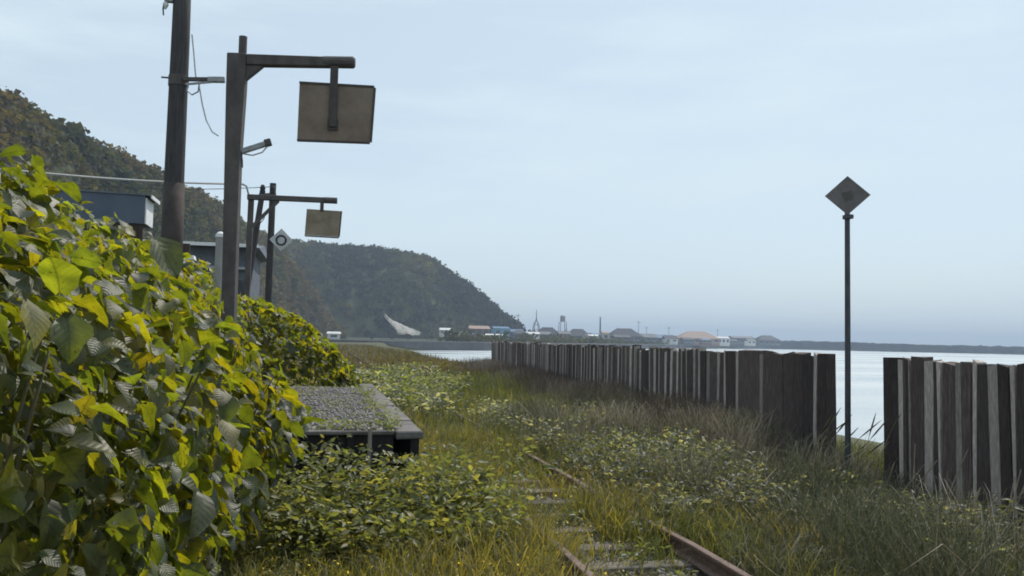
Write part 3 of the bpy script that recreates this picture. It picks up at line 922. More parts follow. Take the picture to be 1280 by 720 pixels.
# little tube lamp on the post
lp = empty('tube_lamp', (-.9, 9.5, 3.6), 'small grey tube lamp slanting out from the nearest sign post', 'lamp')
part('casing', bar((-.905, 9.5, 3.59), (-.64, 9.5, 3.70), .055, .07).mesh('casing', M_lampgrey, bevel=.008), lp)
part('socket', bar((-.66, 9.5, 3.698), (-.59, 9.5, 3.722), .075, .08).mesh('socket', M_steel, bevel=.008), lp)
part('guard_wire', MB().tube([(-.87, 9.5, 3.57), (-.78, 9.5, 3.56), (-.68, 9.5, 3.60), (-.63, 9.5, 3.67)], .008, 6).mesh('guard_wire', M_palecable), lp)
part('flex', MB().tube([(-.895, 9.5, 3.56), (-.885, 9.5, 3.50), (-.88, 9.5, 3.42)], .008, 6).mesh('flex', M_cable), lp)

g2 = empty('sign_gantry', (-1.55, 19, -.2), 'far dark post with braced side arm and small tan hanging board', 'sign post')
part('post', bar((-1.58, 19, -.3), (-1.55, 19, 4.62), .12, .12).mesh('post', M_steel, bevel=.01), g2)
part('arm', bar((-1.63, 18.93, 4.575), (.25, 18.93, 4.60), .115, .1).mesh('arm', M_steel, bevel=.01), g2)
part('arm_end_sleeve', MB().tube([(-.02, 18.93, 4.597), (.27, 18.93, 4.60)], .07, 10).mesh('arm_end_sleeve', M_steel), g2)
part('brace', bar((-1.50, 18.95, 3.95), (-.98, 18.95, 4.53), .07, .06).mesh('brace', M_steel), g2)
part('hanger', bar((-.055, 18.9, 4.56), (-.055, 18.9, 4.34), .08, .03).mesh('hanger', M_signframe), g2)
b2 = part('board', MB().add([(-.40, 18.9, 3.81), (.325, 18.9, 3.80), (.36, 18.9, 4.37), (-.375, 18.9, 4.38), (-.40, 18.93, 3.81), (.325, 18.93, 3.80), (.36, 18.93, 4.37), (-.375, 18.93, 4.38)],
     [(0, 1, 2, 3), (7, 6, 5, 4), (0, 4, 5, 1), (1, 5, 6, 2), (2, 6, 7, 3), (3, 7, 4, 0)]).mesh('board', M_signb), g2)
part('board_edge', bar((.335, 18.915, 3.80), (.37, 18.915, 4.37), .03, .045).mesh('board_edge', M_signframe), b2)
part('board_edge', bar((-.40, 18.915, 3.79), (.33, 18.915, 3.78), .025, .045).mesh('board_edge', M_signframe), b2)

# diamond sign on a slim pole by the gap in the fence
ds = empty('diamond_sign', (6.27, 9.2, -.2), 'weathered brown diamond plate on a tall slim pole in the fence gap', 'sign')
part('pole', MB().tube([(6.27, 9.2, -.5), (6.275, 9.2, 1.5), (6.275, 9.2, 3.62)], [.036, .034, .03], 10).mesh('pole', M_signpole), ds)
q = .262
ux, uy = math.cos(.52), math.sin(.52) * -1      # plate faces the camera side
def dpt(a, z, t): return (6.275 + a * ux + t * uy, 9.2 + a * (-uy) * -1 + t * -ux, 3.475 + z)
pl_ = MB().add([dpt(-q, 0, .04), dpt(0, -q * .92, .04), dpt(q, 0, .04), dpt(0, q * .92, .04), dpt(-q, 0, .055), dpt(0, -q * .92, .055), dpt(q, 0, .055), dpt(0, q * .92, .055)],
     [(0, 3, 2, 1), (4, 5, 6, 7), (0, 1, 5, 4), (1, 2, 6, 5), (2, 3, 7, 6), (3, 0, 4, 7)])
pp = part('plate', pl_.mesh('plate', M_dsign), ds)
part('clamp', MB().box(6.235, 6.315, 9.13, 9.24, 3.19, 3.24).mesh('clamp', M_signpole), ds)
part('faded_mark', MB().add([dpt(-.07, .03, .057), dpt(-.03, -.07, .057), dpt(.07, -.05, .057), dpt(.05, .06, .057), dpt(-.07, .03, .059), dpt(-.03, -.07, .059), dpt(.07, -.05, .059), dpt(.05, .06, .059)],
     [(0, 3, 2, 1), (4, 5, 6, 7), (0, 1, 5, 4), (1, 2, 6, 5), (2, 3, 7, 6), (3, 0, 4, 7)]).mesh('faded_mark', M_mark), pp)

# ------------------------------------------------------------------ poles, wires
up_ = empty('utility_pole', (-2.3, 14, -.1), 'thick dark wooden utility pole at left, running out of the top of the picture', 'utility pole')
shaft = part('shaft', MB().tube([(-2.30, 14, -.4), (-2.30, 14, 2.5), (-2.31, 14, 4.2), (-2.31, 14, 6.2), (-2.32, 14, 8.6)], [.165, .16, .15, .14, .12], 16).mesh('shaft', M_pole, smooth=True), up_)
part('metal_wrap', MB().tube([(-2.30, 14, 2.2), (-2.305, 14, 3.95)], [.168, .161], 16).mesh('metal_wrap', M_polewrap, smooth=True), up_)
br = part('bracket_arm', bar((-2.22, 13.86, 5.58), (-1.62, 13.86, 5.63), .055, .06).mesh('bracket_arm', M_steel), up_)
part('bracket_stay', bar((-2.18, 13.85, 5.50), (-1.78, 13.85, 5.575), .03, .03).mesh('bracket_stay', M_lampgrey), up_)
part('bracket_end', bar((-1.86, 13.86, 5.605), (-1.60, 13.86, 5.625), .085, .09).mesh('bracket_end', M_lampgrey, bevel=.01), up_)
part('band', MB().tube([(-2.31, 14, 5.50), (-2.31, 14, 5.66)], .155, 16).mesh('band', M_steel), up_)
part('cable_loop', MB().tube([(-2.14, 13.85, 5.52), (-2.16, 13.85, 5.40), (-2.08, 13.85, 5.34), (-1.99, 13.85, 5.40), (-1.98, 13.85, 5.52)], .013, 6).mesh('cable_loop', M_lampgrey), up_)
part('hanging_cable', MB().tube([(-2.12, 13.85, 6.3), (-2.08, 13.85, 6.0), (-2.04, 13.85, 5.66), (-1.98, 13.85, 5.50), (-1.92, 13.85, 5.2), (-1.85, 13.85, 4.95), (-1.76, 13.85, 4.78), (-1.66, 13.85, 4.72)], .011, 6).mesh('hanging_cable', M_palecable), up_)
part('step_bolt', MB().tube([(-2.44, 13.95, 5.61), (-2.56, 13.95, 5.61)], .014, 6).mesh('step_bolt', M_steel), up_)
ins = part('insulator_bracket', MB().box(-2.56, -2.44, 13.9, 14.0, 6.82, 7.1).mesh('insulator_bracket', M_lampgrey), up_)
part('insulator', MB().tube([(-2.54, 13.95, 6.82), (-2.54, 13.95, 6.76), (-2.55, 13.95, 6.70)], [.03, .04, .015], 8).mesh('insulator', M_glasslamp), ins)
part('drop_wire', MB().tube([(-2.57, 13.95, 6.8), (-2.58, 13.95, 6.7), (-2.57, 13.95, 6.6)], .012, 6).mesh('drop_wire', M_cable), ins)

p3 = empty('utility_pole', (-1.40, 24, -.1), 'thin dark utility pole with leaning strut behind the far sign post', 'utility pole')
part('shaft', MB().tube([(-1.42, 24, -.4), (-1.40, 24, 5.78)], [.10, .085], 12).mesh('shaft', M_pole), p3)
part('strut', MB().tube([(-2.35, 23.9, -.4), (-1.66, 23.9, 5.55)], [.10, .075], 10).mesh('strut', M_pole), p3)
part('crossarm', bar((-1.75, 23.85, 5.42), (-1.30, 23.85, 5.46), .07, .07).mesh('crossarm', M_steel), p3)
for x_ in (-1.66, -1.40):
    part('insulator', MB().tube([(x_, 23.85, 5.46), (x_, 23.85, 5.62), (x_, 23.85, 5.70)], [.05, .075, .04], 8).mesh('insulator', M_blackpaint), p3)
part('jumper_wire', MB().tube([(-1.52, 23.8, 5.0), (-1.60, 23.8, 4.75), (-1.75, 23.8, 4.55), (-1.95, 23.8, 4.5)], .012, 5).mesh('jumper_wire', M_cable), p3)

rs = empty('ring_sign', (-1.12, 23.7, 4.2), 'white diamond plate with a black ring on the thin pole', 'sign')
q = .31
part('plate', MB().add([(-1.12 - q, 23.8, 4.21), (-1.12, 23.8, 4.21 - q), (-1.12 + q, 23.8, 4.21), (-1.12, 23.8, 4.21 + q), (-1.12 - q, 23.82, 4.21), (-1.12, 23.82, 4.21 - q), (-1.12 + q, 23.82, 4.21), (-1.12, 23.82, 4.21 + q)],
     [(0, 1, 2, 3), (7, 6, 5, 4), (0, 4, 5, 1), (1, 5, 6, 2), (2, 6, 7, 3), (3, 7, 4, 0)]).mesh('plate', M_ringplate), rs)
part('ring', MB().tube([(-1.12 + .125 * math.cos(t), 23.795, 4.20 + .125 * math.sin(t)) for t in np.linspace(0, 2 * math.pi, 25)], .026, 6, cap=False).mesh('ring', M_blackpaint), rs)
part('bracket', MB().box(-1.42, -1.10, 23.825, 23.845, 4.16, 4.22).mesh('bracket', M_steel), rs)

def sag(p, q, s, n=14):
    p, q = Vector(p), Vector(q)
    return [p.lerp(q, i / n) - Vector((0, 0, s * 4 * (i / n) * (1 - i / n))) for i in range(n + 1)]
w1 = MB().tube(sag((-6.6, 14.5, 4.22), (-1.75, 19, 4.86), .10) + [Vector((-1.66, 19, 4.82)), Vector((-1.60, 19, 4.60))], .022, 6)
tag(link('overhead_cable', w1.mesh('overhead_cable', M_palecable)), 'pale thick cable strung from the left to the far sign post', 'cable')
w2 = MB().tube(sag((-9, 26, 5.9), (-1.42, 23.85, 5.66), .2), .010, 5)
tag(link('overhead_wire', w2.mesh('overhead_wire', M_cable)), 'thin dark wire ending at the top of the thin pole with strut', 'wire')

wp = empty('white_post', (-1.36, 12, -.1), 'pale grey-white upright post close left of the nearest sign post', 'post')
part('shaft', MB().tube([(-1.345, 12, -.3), (-1.36, 12, 2.92)], .058, 12).mesh('shaft', M_concrete), wp)
part('cap', MB().tube([(-1.36, 12, 2.922), (-1.36, 12, 2.97), (-1.36, 12, 3.0)], [.066, .06, .02], 12).mesh('cap', M_whitepaint), wp)

# ------------------------------------------------------------------ shed and house on the left
sh = empty('equipment_shed', (-4.6, 21, .1), 'blue-grey shed with white end wall above brown boards, half hidden at left', 'shed')
x0, x1, ya, yb = -5.85, -3.88, 20.0, 20.80
part('cladding', MB().box(x0, x1 - .002, ya, yb, 4.02, 4.66).mesh('cladding', M_shed), sh)
part('end_wall', MB().box(x1, x1 + .03, ya + .02, yb, 4.02, 4.60).mesh('end_wall', M_whitepaint), sh)
rf = part('roof', MB().add([(x0 - .05, ya - .03, 4.67), (x1 + .12, ya - .03, 4.65), (x1 + .12, yb + .1, 4.62), (x0 - .05, yb + .1, 4.64), (x0 - .05, ya - .03, 4.695), (x1 + .12, ya - .03, 4.675), (x1 + .12, yb + .1, 4.645), (x0 - .05, yb + .1, 4.665)],
     [(0, 3, 2, 1), (4, 5, 6, 7), (0, 1, 5, 4), (1, 2, 6, 5), (2, 3, 7, 6), (3, 0, 4, 7)]).mesh('roof', M_roofblue), sh)
part('eave_trim', MB().box(x1 + .122, x1 + .15, ya - .03, yb + .1, 4.58, 4.66).mesh('eave_trim', M_whitepaint), rf)
x = -5.9
while x < -3.0:       # brown board wall below
    w = .2
    part('board', MB().box(x, x + w - .012, ya + .03 + rng.normal(0, .006), ya + .10, .0, 3.99 if x < -3.9 else 3.62).mesh('board', M_brownwall), sh)
    x += w
part('base_wall', MB().box(-5.9, -3.05, ya + .11, yb - .05, 0, 3.58).mesh('base_wall', M_brownwall), sh)
part('door_frame', MB().box(-3.62, -3.56, ya - .02, ya + .025, 0, 3.6).mesh('door_frame', M_lampgrey), sh)

gp = empty('capped_post', (-2.42, 16.2, 0), 'squat dark gate post with a white cap right of the thick pole', 'post')
part('shaft', MB().box(-2.50, -2.30, 16.1, 16.3, -.2, 2.94).mesh('shaft', M_brownwall), gp)
part('cap', MB().box(-2.56, -2.25, 16.05, 16.35, 2.943, 3.02, .9).mesh('cap', M_whitepaint), gp)

hs_ = empty('low_house', (-6, 37, 0), 'low blue-grey house with pale eave line behind the sign posts', 'house')
part('wall', MB().box(-10, -2.75, 34.2, 40, -.3, 5.0).mesh('wall', M_greywall), hs_)
rf = part('roof', MB().add([(-10.4, 33.6, 4.95), (-2.4, 33.6, 4.95), (-2.4, 40.4, 4.95), (-10.4, 40.4, 4.95), (-10.4, 37, 5.35), (-2.4, 37, 5.35)],
     [(0, 3, 2, 1), (0, 1, 5, 4), (2, 3, 4, 5), (0, 4, 3), (1, 2, 5)]).mesh('roof', M_roofblue), hs_)
part('eave_trim', MB().box(-10.4, -2.4, 33.56, 33.598, 4.93, 5.06).mesh('eave_trim', M_whitepaint), rf)
part('ledge', MB().box(-9.9, -2.8, 33.9, 34.19, 4.1, 4.2).mesh('ledge', M_lampgrey), hs_)
for x_ in (-4.8, -3.4, -6.4, -8.0):
    wn = part('window', MB().box(x_ - .45, x_ + .45, 34.12, 34.19, 2.6, 3.7).mesh('window', M_glass), hs_)
    part('frame', MB().box(x_ - .03, x_ + .03, 34.08, 34.118, 2.6, 3.7).mesh('frame', M_whitepaint), wn)

# ------------------------------------------------------------------ timber fence
FA = (6.6, 6.9)
FS = 0.063
def fence_xy(Y): return FA[0] + FS * (Y - FA[1])
def fence_Y(px, py=470):
    r = rx(px, py)
    return (FA[0] - FS * FA[1]) / (r - FS)
def upright(parent, Ya, Yb, kind, zt, taper=0.0):
    """one upright standing along the fence line between Ya and Yb"""
    th = {'d': .13, 'p': .11}[kind] + rng.uniform(-.02, .02)
    off = {'d': 0.0, 'p': -.004}[kind] + rng.normal(0, .008)
    w = Yb - Ya
    Ym = (Ya + Yb) / 2
    X = fence_xy(Ym) + off
    zb = -.35
    v = []
    lean = rng.normal(0, .022)
    for (z, k) in ((zb, 1 - taper), (.55, 1 - taper * .6), (zt, 1.0)):
        s = (z - zb) / (zt - zb)
        for (a, b_) in ((0, -1), (1, -1), (1, 1), (0, 1)):
            jz = rng.normal(0, .014) if z == zt else 0
            v.append((X + a * th + rng.normal(0, .004), Ym + b_ * w * k / 2 + lean * s + rng.normal(0, .003), z + jz))
    f = [(0, 3, 2, 1), (8, 9, 10, 11)]
    for i in range(2):
        for k in range(4):
            f.append((i * 4 + k, i * 4 + (k + 1) % 4, i * 4 + 4 + (k + 1) % 4, i * 4 + 4 + k))
    me = MB().add(v, f).mesh('upright_timber', M_darkwood if kind == 'd' else M_palewood)
    return part('upright_timber', me, parent)
fn = empty('timber_fence', (fence_xy(8), 8, -.2), 'short near run of upright dark and bleached timbers, right of the diamond sign', 'fence')
fl = empty('timber_fence', (fence_xy(25), 25, -.2), 'long run of upright old timbers receding left of the diamond sign', 'fence')
near = [(1104, 1122, 'd'), (1123, 1129, 'p'), (1130, 1133.5, 'd'), (1134, 1138, 'p'), (1138.5, 1154, 'd'), (1154.5, 1166, 'p'), (1166.5, 1172.5, 'd'), (1173, 1177, 'p'), (1177.5, 1194, 'd'),
        (1194.5, 1203, 'p'), (1203.5, 1214, 'd'), (1214.5, 1219, 'p'), (1219.5, 1237, 'd'), (1237.5, 1252, 'p'), (1252.5, 1265, 'd'), (1265.5, 1270, 'p'), (1270.5, 1288, 'd'),
        (1288.5, 1296, 'p'), (1296.5, 1316, 'd'), (1317, 1325, 'p'), (1326, 1350, 'd'), (1351, 1358, 'p'), (1359, 1385, 'd'), (1386, 1396, 'p'), (1397, 1425, 'd')]
for (a, b_, k) in near:
    Y0, Y1 = fence_Y(b_, 500), fence_Y(a, 500)
    upright(fn, Y0, Y1, k, 1.485 + rng.normal(0, .012), .28 if k == 'p' else 0)
far = [(955, 966, 'd'), (966.4, 978, 'd'), (978.4, 990, 'd'), (990.4, 1003, 'd'), (1003.4, 1016, 'd'), (1017, 1020.5, 'p'), (1021, 1032, 'd'),
       (924, 948, 'd'), (949.5, 953, 'p'), (919.5, 923.5, 'p'), (908.5, 919, 'd'), (904.5, 908, 'p'), (899, 904, 'd'), (896, 898.6, 'p'), (887, 895.6, 'd'), (883, 886.6, 'p')]
for (a, b_, k) in far:
    Y0, Y1 = fence_Y(b_, 480), fence_Y(a, 480)
    upright(fl, Y0, Y1, k, (1.50 if a > 950 else 1.48) + rng.normal(0, .012) + (.05 if a == 924 else 0), .35 if k == 'p' else 0)
Y = fence_Y(882.5, 480)
i = 0
while Y < 44.5:
    k = 'p' if (i % 2 == 1) else 'd'
    if k == 'd':
        w = rng.choice([.14, .18, .22, .26])
    else:
        w = rng.uniform(.08, .17)
        if rng.random() < .15:
            i += 1
            Y += .012
            continue
    if 36.4 < Y < 36.9:
        Y += .45
        i += 1
        continue
    upright(fl, Y, Y + w, k, 1.50 + rng.normal(0, .032), .35 if k == 'p' else 0)
    Y += w + (rng.uniform(.02, .06) if rng.random() < .3 else rng.uniform(.004, .015))
    i += 1

# ------------------------------------------------------------------ knotweed thickets
def leaf_template(seed, stations=7):
    r = np.random.default_rng(seed)
    vs = np.array([0, .10, .28, .48, .68, .86, 1.0])
    hw = np.array([.10, .30, .42, .41, .31, .16, .0]) * r.uniform(.72, 1.12) * r.uniform(.88, 1.12, 7)
    cols = np.array([-1, -.5, 0, .5, 1.0])
    V, UV = [], []
    droop = r.uniform(.1, .7)
    cup = r.uniform(.05, .6)
    tw = r.uniform(-.25, .25)
    ph = r.uniform(0, 6)
    for i, v_ in enumerate(vs):
        for c in cols:
            x = c * hw[i]
            yb = v_ - (.10 * abs(c) if i == 0 else 0) - .03 * abs(c)
            z = abs(x) * cup - droop * v_ ** 2 + .035 * math.sin(v_ * 9 + ph + c) * abs(c) + tw * x * v_ + r.normal(0, .008)
            V.append((x * (1 + r.normal(0, .04)), yb, z))
            UV.append((.5 + c * .5 * hw[i] / .42, v_))
    T = []
    for i in range(len(vs) - 1):
        for k in range(4):
            a = i * 5 + k
            T += [(a, a + 1, a + 6), (a, a + 6, a + 5)]
    if seed % 2:                  # insect-eaten edges
        eaten = set(r.integers(0, len(T), 5)) & {q for q in range(len(T)) if q % 8 in (0, 1, 6, 7)}
        T = [q for k_, q in enumerate(T) if k_ not in eaten]
    n0 = len(V)                  # petiole
    V += [(-.012, -.26, -.05), (.012, -.26, -.05), (.012, .02, .003), (-.012, .02, .003)]
    UV += [(.5, 0)] * 4
    T += [(n0, n0 + 1, n0 + 2), (n0, n0 + 2, n0 + 3)]
    return np.array(V), np.array(T), np.array(UV)
LEAF_GREEN = np.array([(.05, .064, .026), (.058, .07, .022), (.04, .054, .026), (.07, .078, .022), (.046, .064, .03), (.066, .07, .018), (.036, .048, .026), (.085, .08, .02)])
TEMPL = [leaf_template(40 + k) for k in range(12)]

def thicket(name, label, loc, sample, n_total, n_parts, size, stems, seed):
    r = np.random.default_rng(seed)
    root = empty(name, loc, label, 'knotweed')
    P, Nrm, depth = sample(r, n_total)
    n = len(P)
    nz_ = unit(Nrm * .55 + r.normal(0, .5, (n, 3)) + np.array(sdir) * .58 + np.array([0, 0, .1]))
    down = unit(np.stack([Nrm[:, 0] * .8, Nrm[:, 1] * .6, np.full(n, -.35)], -1) + r.normal(0, .65, (n, 3)))
    R = frames(down - nz_ * np.sum(down * nz_, 1, keepdims=True), nz_)
    S = size * r.uniform(.5, 1.0, n) * np.where(r.random(n) < .26, 1.55, 1.0)
    kind = r.integers(0, 12, n)
    dist = np.linalg.norm(P - np.array([0, 0, EYE]), axis=1)
    S = S * np.clip(dist / 3.6, .62, 1.0)
    score = S / dist * np.where(depth < .12, 1.0, .25)
    order = np.argsort(-score)
    big, rest = order[:n_parts], order[n_parts:]
    for i in big:
        o = bpy.data.objects.new('leaf', LEAF_ME[kind[i]])
        COL.objects.link(o)
        o.parent = root
        mt = Matrix([list(R[i][k] * S[i]) + [P[i][k] - loc[k]] for k in range(3)] + [[0, 0, 0, 1]])
        o.matrix_local = mt
    Vs, Ts, Us, Cs, off = [], [], [], [], 0
    for k in range(12):
        sel = rest[kind[rest] == k]
        if not len(sel): continue
        tv, tt, tuv = TEMPL[k]
        V, T, U = scatter(tv, tt, tuv, P[sel], R[sel], S[sel])
        Vs.append(V); Ts.append(T + off); Us.append(U); off += len(V)
        Cs.append(np.repeat(LEAF_GREEN[r.integers(0, 8, len(sel))] * r.uniform(.7, 1.3, (len(sel), 1)), len(tv), 0))
    o = part('foliage', np_mesh('foliage', np.concatenate(Vs), np.concatenate(Ts), M_leaf, np.concatenate(Cs), np.concatenate(Us), smooth=True), root)
    tag(o, kind='stuff')
    for (base, tip, bend) in stems:
        b0, t0 = Vector(base), Vector(tip)
        pts = [b0.lerp(t0, s) + Vector(bend) * (s * (1 - s) * 2) for s in np.linspace(0, 1, 7)]
        part('stem', MB().tube(pts, list(np.linspace(.009, .004, 7)), 6).mesh('stem', M_stem, smooth=True), root)
    return root
LEAF_ME = []
for k in range(12):
    tv, tt, tuv = TEMPL[k]
    LEAF_ME.append(np_mesh('leaf', tv, tt, M_leaf, np.tile(LEAF_GREEN[k % 8], (len(tv), 1)), tuv, smooth=True))

def hedge_sampler(profile, yr, end_drop, side_only=False):
    """profile: list of (X, top z) from the outer right edge to the left; returns a sampler of points in a shell"""
    px = np.array([p[0] for p in profile])
    pz = np.array([p[1] for p in profile])
    seg = np.hypot(np.diff(px), np.diff(pz))
    cum = np.concatenate([[0], np.cumsum(seg)])
    def sample(r, n):
        s = r.random(n) * cum[-1]
        Y = r.uniform(*yr, n)
        X = np.interp(s, cum, px)
        Z = np.interp(s, cum, pz)
        e = 0.04
        tx = np.interp(np.minimum(s + e, cum[-1]), cum, px) - np.interp(np.maximum(s - e, 0), cum, px)
        tz = np.interp(np.minimum(s + e, cum[-1]), cum, pz) - np.interp(np.maximum(s - e, 0), cum, pz)
        nrm = unit(np.stack([tz, np.zeros(n), -tx], -1))
        X = X + .24 * np.exp(-((Y - 6.1) / .9) ** 2) * np.clip((1.6 - Z) / .5, 0, 1) * np.clip((Z - .6) / .4, 0, 1) * (px[0] > -1)
        X = X - .34 * np.clip(1 - Z / .95, 0, 1) * (px[0] > -1)
        fy = np.clip((Y - end_drop[0]) / (end_drop[1] - end_drop[0]), 0, 1)
        Z = Z * (1 - end_drop[2] * fy ** 1.5)
        depth = r.random(n) ** 1.35 * .85
        lump = .34 * fbm(Y * 1.7 + 7, s * 1.9, 3)
        X = X - .42 * np.clip(1 - Z / 1.25, 0, 1) * np.clip((5.4 - Y) / 1.4, 0, 1)
        sp = np.where(r.random(n) < .06, -.14 * r.random(n), 0)
        d = depth - lump + sp
        P = np.stack([X, Y, Z], -1) - nrm * d[:, None]
        nrm[:, 1] -= .15
        P[:, 2] = np.maximum(P[:, 2], -.1)
        return P, unit(nrm), depth
    return sample
r_ = np.random.default_rng(77)
st = []
for k in range(26):
    bx_, by_ = r_.uniform(-1.9, -.5), r_.uniform(2.2, 6.4)
    st.append(((bx_, by_, -.2), (bx_ + r_.uniform(-.1, .45), by_ + r_.normal(0, .2), min(2.0, .95 - bx_ * .66) + r_.normal(0, .1)), (-.15, 0, .1)))
prof_near = [(-.34, .0), (-.26, .35), (-.26, .75), (-.34, 1.10), (-.5, 1.42), (-.72, 1.68), (-1.0, 1.93), (-1.4, 2.26), (-1.8, 2.5), (-2.6, 2.7)]
thicket('knotweed_thicket', 'big backlit knotweed thicket filling the lower left foreground', (-1.2, 4.2, -.2), hedge_sampler(prof_near, (2.25, 7.0), (5.0, 7.0, .17)), 9800, 300, .119, st, 1)
st = []
for k in range(16):
    bx_, by_ = r_.uniform(-3.2, -1.6), r_.uniform(8, 15)
    st.append(((bx_, by_, -.2), (bx_ + r_.uniform(-.1, .3), by_, 1.6 + r_.normal(0, .1)), (-.1, 0, .1)))
prof_mid = [(-1.25, .4), (-1.15, 1.2), (-1.17, 1.8), (-1.28, 2.12), (-1.5, 2.36), (-2.0, 2.62), (-2.8, 2.9), (-3.8, 3.05), (-5.0, 3.2)]
thicket('knotweed_thicket', 'knotweed thicket along the back of the platform behind the nearest sign post', (-2, 11, -.2), hedge_sampler(prof_mid, (6.9, 15.2), (30, 31, 0)), 7000, 250, .132, st, 2)
def far_sampler(r, n):
    px = np.array([.98, .86, .72, .42, 0.0, -.4, -1.3, -2.2, -3.2])
    pz = np.array([.05, .55, .88, 1.22, 1.62, 1.92, 2.28, 2.45, 2.6])
    X = r.uniform(-3.2, .95, n)
    top = np.interp(-X, -px, pz)
    fz = 1 - r.random(n) ** 1.6
    Y = 15.25 + 2.4 * r.random(n) ** 1.7 + (fz ** 3) * .7
    Z = -.1 + (top + .1) * fz + .10 * fbm(X * 2.2, Y * 2, 12)
    nrm = unit(np.stack([np.full(n, .45), -.35 + fz * .3, .35 + fz * .6], -1))
    return np.stack([X, Y, Z], -1), nrm, np.where(Y < 15.7, 0.0, .3)
st = [((x_, 16.2, -.2), (x_ + .1, 16, .9 + max(0, -x_) * .45), (0, 0, .05)) for x_ in np.linspace(-2.8, .5, 12)]
thicket('knotweed_thicket', 'rounded knotweed thicket past the far end of the platform', (-1, 16.3, -.2), far_sampler, 4200, 250, .145, st, 3)

# ------------------------------------------------------------------ grass and weeds (ground cover)
GAPS = [  # (x0, x1, y0, y1, keep) patches of track that stay nearly bare
    (2.84, 3.10, 4.6, 6.8, .08), (2.88, 3.08, 9.0, 12.0, .10), (2.9, 3.06, 13.8, 15.6, .15),
    (1.80, 1.97, 4.8, 6.4, .10), (2.10, 2.75, 5.7, 7.2, .28), (2.12, 2.75, 9.0, 11.0, .25), (1.8, 2.0, 9.4, 11.4, .5)]
def keep_mask(X, Y, r):
    k = np.ones(len(X))
    for (x0, x1, y0, y1, q) in GAPS:
        k = np.where((X > x0) & (X < x1) & (Y > y0) & (Y < y1), np.minimum(k, q), k)
    k = np.where((X > -2.45) & (X < 1.0) & (Y > 7.8) & (Y < 15.0), 0, k)       # platform
    k = np.where((X < -.45) & (Y < 7.2), .15, k)
    # anything in front of a bare patch that would hide it stays short, handled by height
    return r.random(len(X)) < k
def blades(name, label, X, Y, h, w, base, spread=.35, lean=(0.05, -.02), col_jit=.3, seed=0, mat=M_grass):
    r = np.random.default_rng(seed)
    N = len(X)
    Z = ground_z(X, Y) - .02
    az = r.uniform(0, 2 * np.pi, N)
    wv = np.stack([np.cos(az), np.sin(az), np.zeros(N)], -1)
    bend = np.stack([r.normal(lean[0], spread, N), r.normal(lean[1], spread, N), np.zeros(N)], -1)
    h = h * r.uniform(.5, 1.25, N)
    w = w * r.uniform(.6, 1.3, N)
    B = np.stack([X, Y, Z], -1)
    up = np.array([0, 0, 1.0])
    m1 = B + up * (h * .5)[:, None] + bend * (h * .28)[:, None]
    m2 = B + up * (h * .82)[:, None] + bend * (h * .65)[:, None]
    tip = B + up * (h * (1 - .25 * np.linalg.norm(bend, axis=1)))[:, None] + bend * (h * 1.05)[:, None]
    hw = (wv * w[:, None]) / 2
    V = np.stack([B - hw, B + hw, m1 - hw * .9, m1 + hw * .9, m2 - hw * .55, m2 + hw * .55, tip], 1).reshape(-1, 3)
    tt = np.array([(0, 1, 3), (0, 3, 2), (2, 3, 5), (2, 5, 4), (4, 5, 6)])
    T = (tt[None] + (np.arange(N) * 7)[:, None, None]).reshape(-1, 3)
    C = base * r.uniform(1 - col_jit, 1 + col_jit, (N, 1))
    C = np.repeat(C, 7, 0)
    return tag(link(name, np_mesh(name, V, T, mat, C)), label, 'grass', kind='stuff')

def in_view(X, Y, marg=.12):
    r = X / np.maximum(Y, .1)
    return (r > -.40 - marg) & (r < 1.0 + marg) & (Y > 2.2)
def pick_cols(pal, t, r):
    pal = np.array(pal)
    i = np.clip((t + r.normal(0, .25, len(t)) + .5) * len(pal), 0, len(pal) - 1).astype(int)
    return pal[i]
G_PAL = [(0.062, 0.073, 0.035), (0.075, 0.088, 0.035), (0.106, 0.106, 0.040), (0.138, 0.125, 0.045), (0.175, 0.150, 0.062)]

def short_zone(X, Y):
    """height factor: low in and in front of the bare track patches, taller along the fence"""
    f = np.ones(len(X))
    n = .5 + .5 * np.clip(fbm(X * 1.6, Y * .8, 71, 2) * 1.8, -1, 1)
    f = np.where((X > 1.7) & (X < 3.25) & (Y < 13), .55 + .45 * n, f)
    f = np.where((X > 2.0) & (X < 2.85) & (Y > 7.0) & (Y < 9.2), .42, f)
    f = np.where((X > 2.5) & (X < 3.3) & (Y > 3.8) & (Y < 6.3), .32, f)
    f = np.where((X > 1.7) & (X < 2.75) & (Y > 4.2) & (Y < 6.4), .42, f)
    f = np.where((X > 2.55) & (X < 3.3) & (Y > 6.8) & (Y < 8.5), .95, f)
    f = np.where((X > 1.4) & (X < 2.0) & (Y > 6.3) & (Y < 8.6), .95, f)
    f = np.where((X > 3.25) & (X < 4.6), .95, f)
    f = np.where((X > 5.2) & (Y < 9.5), .6, f)
    return f
r = np.random.default_rng(5)
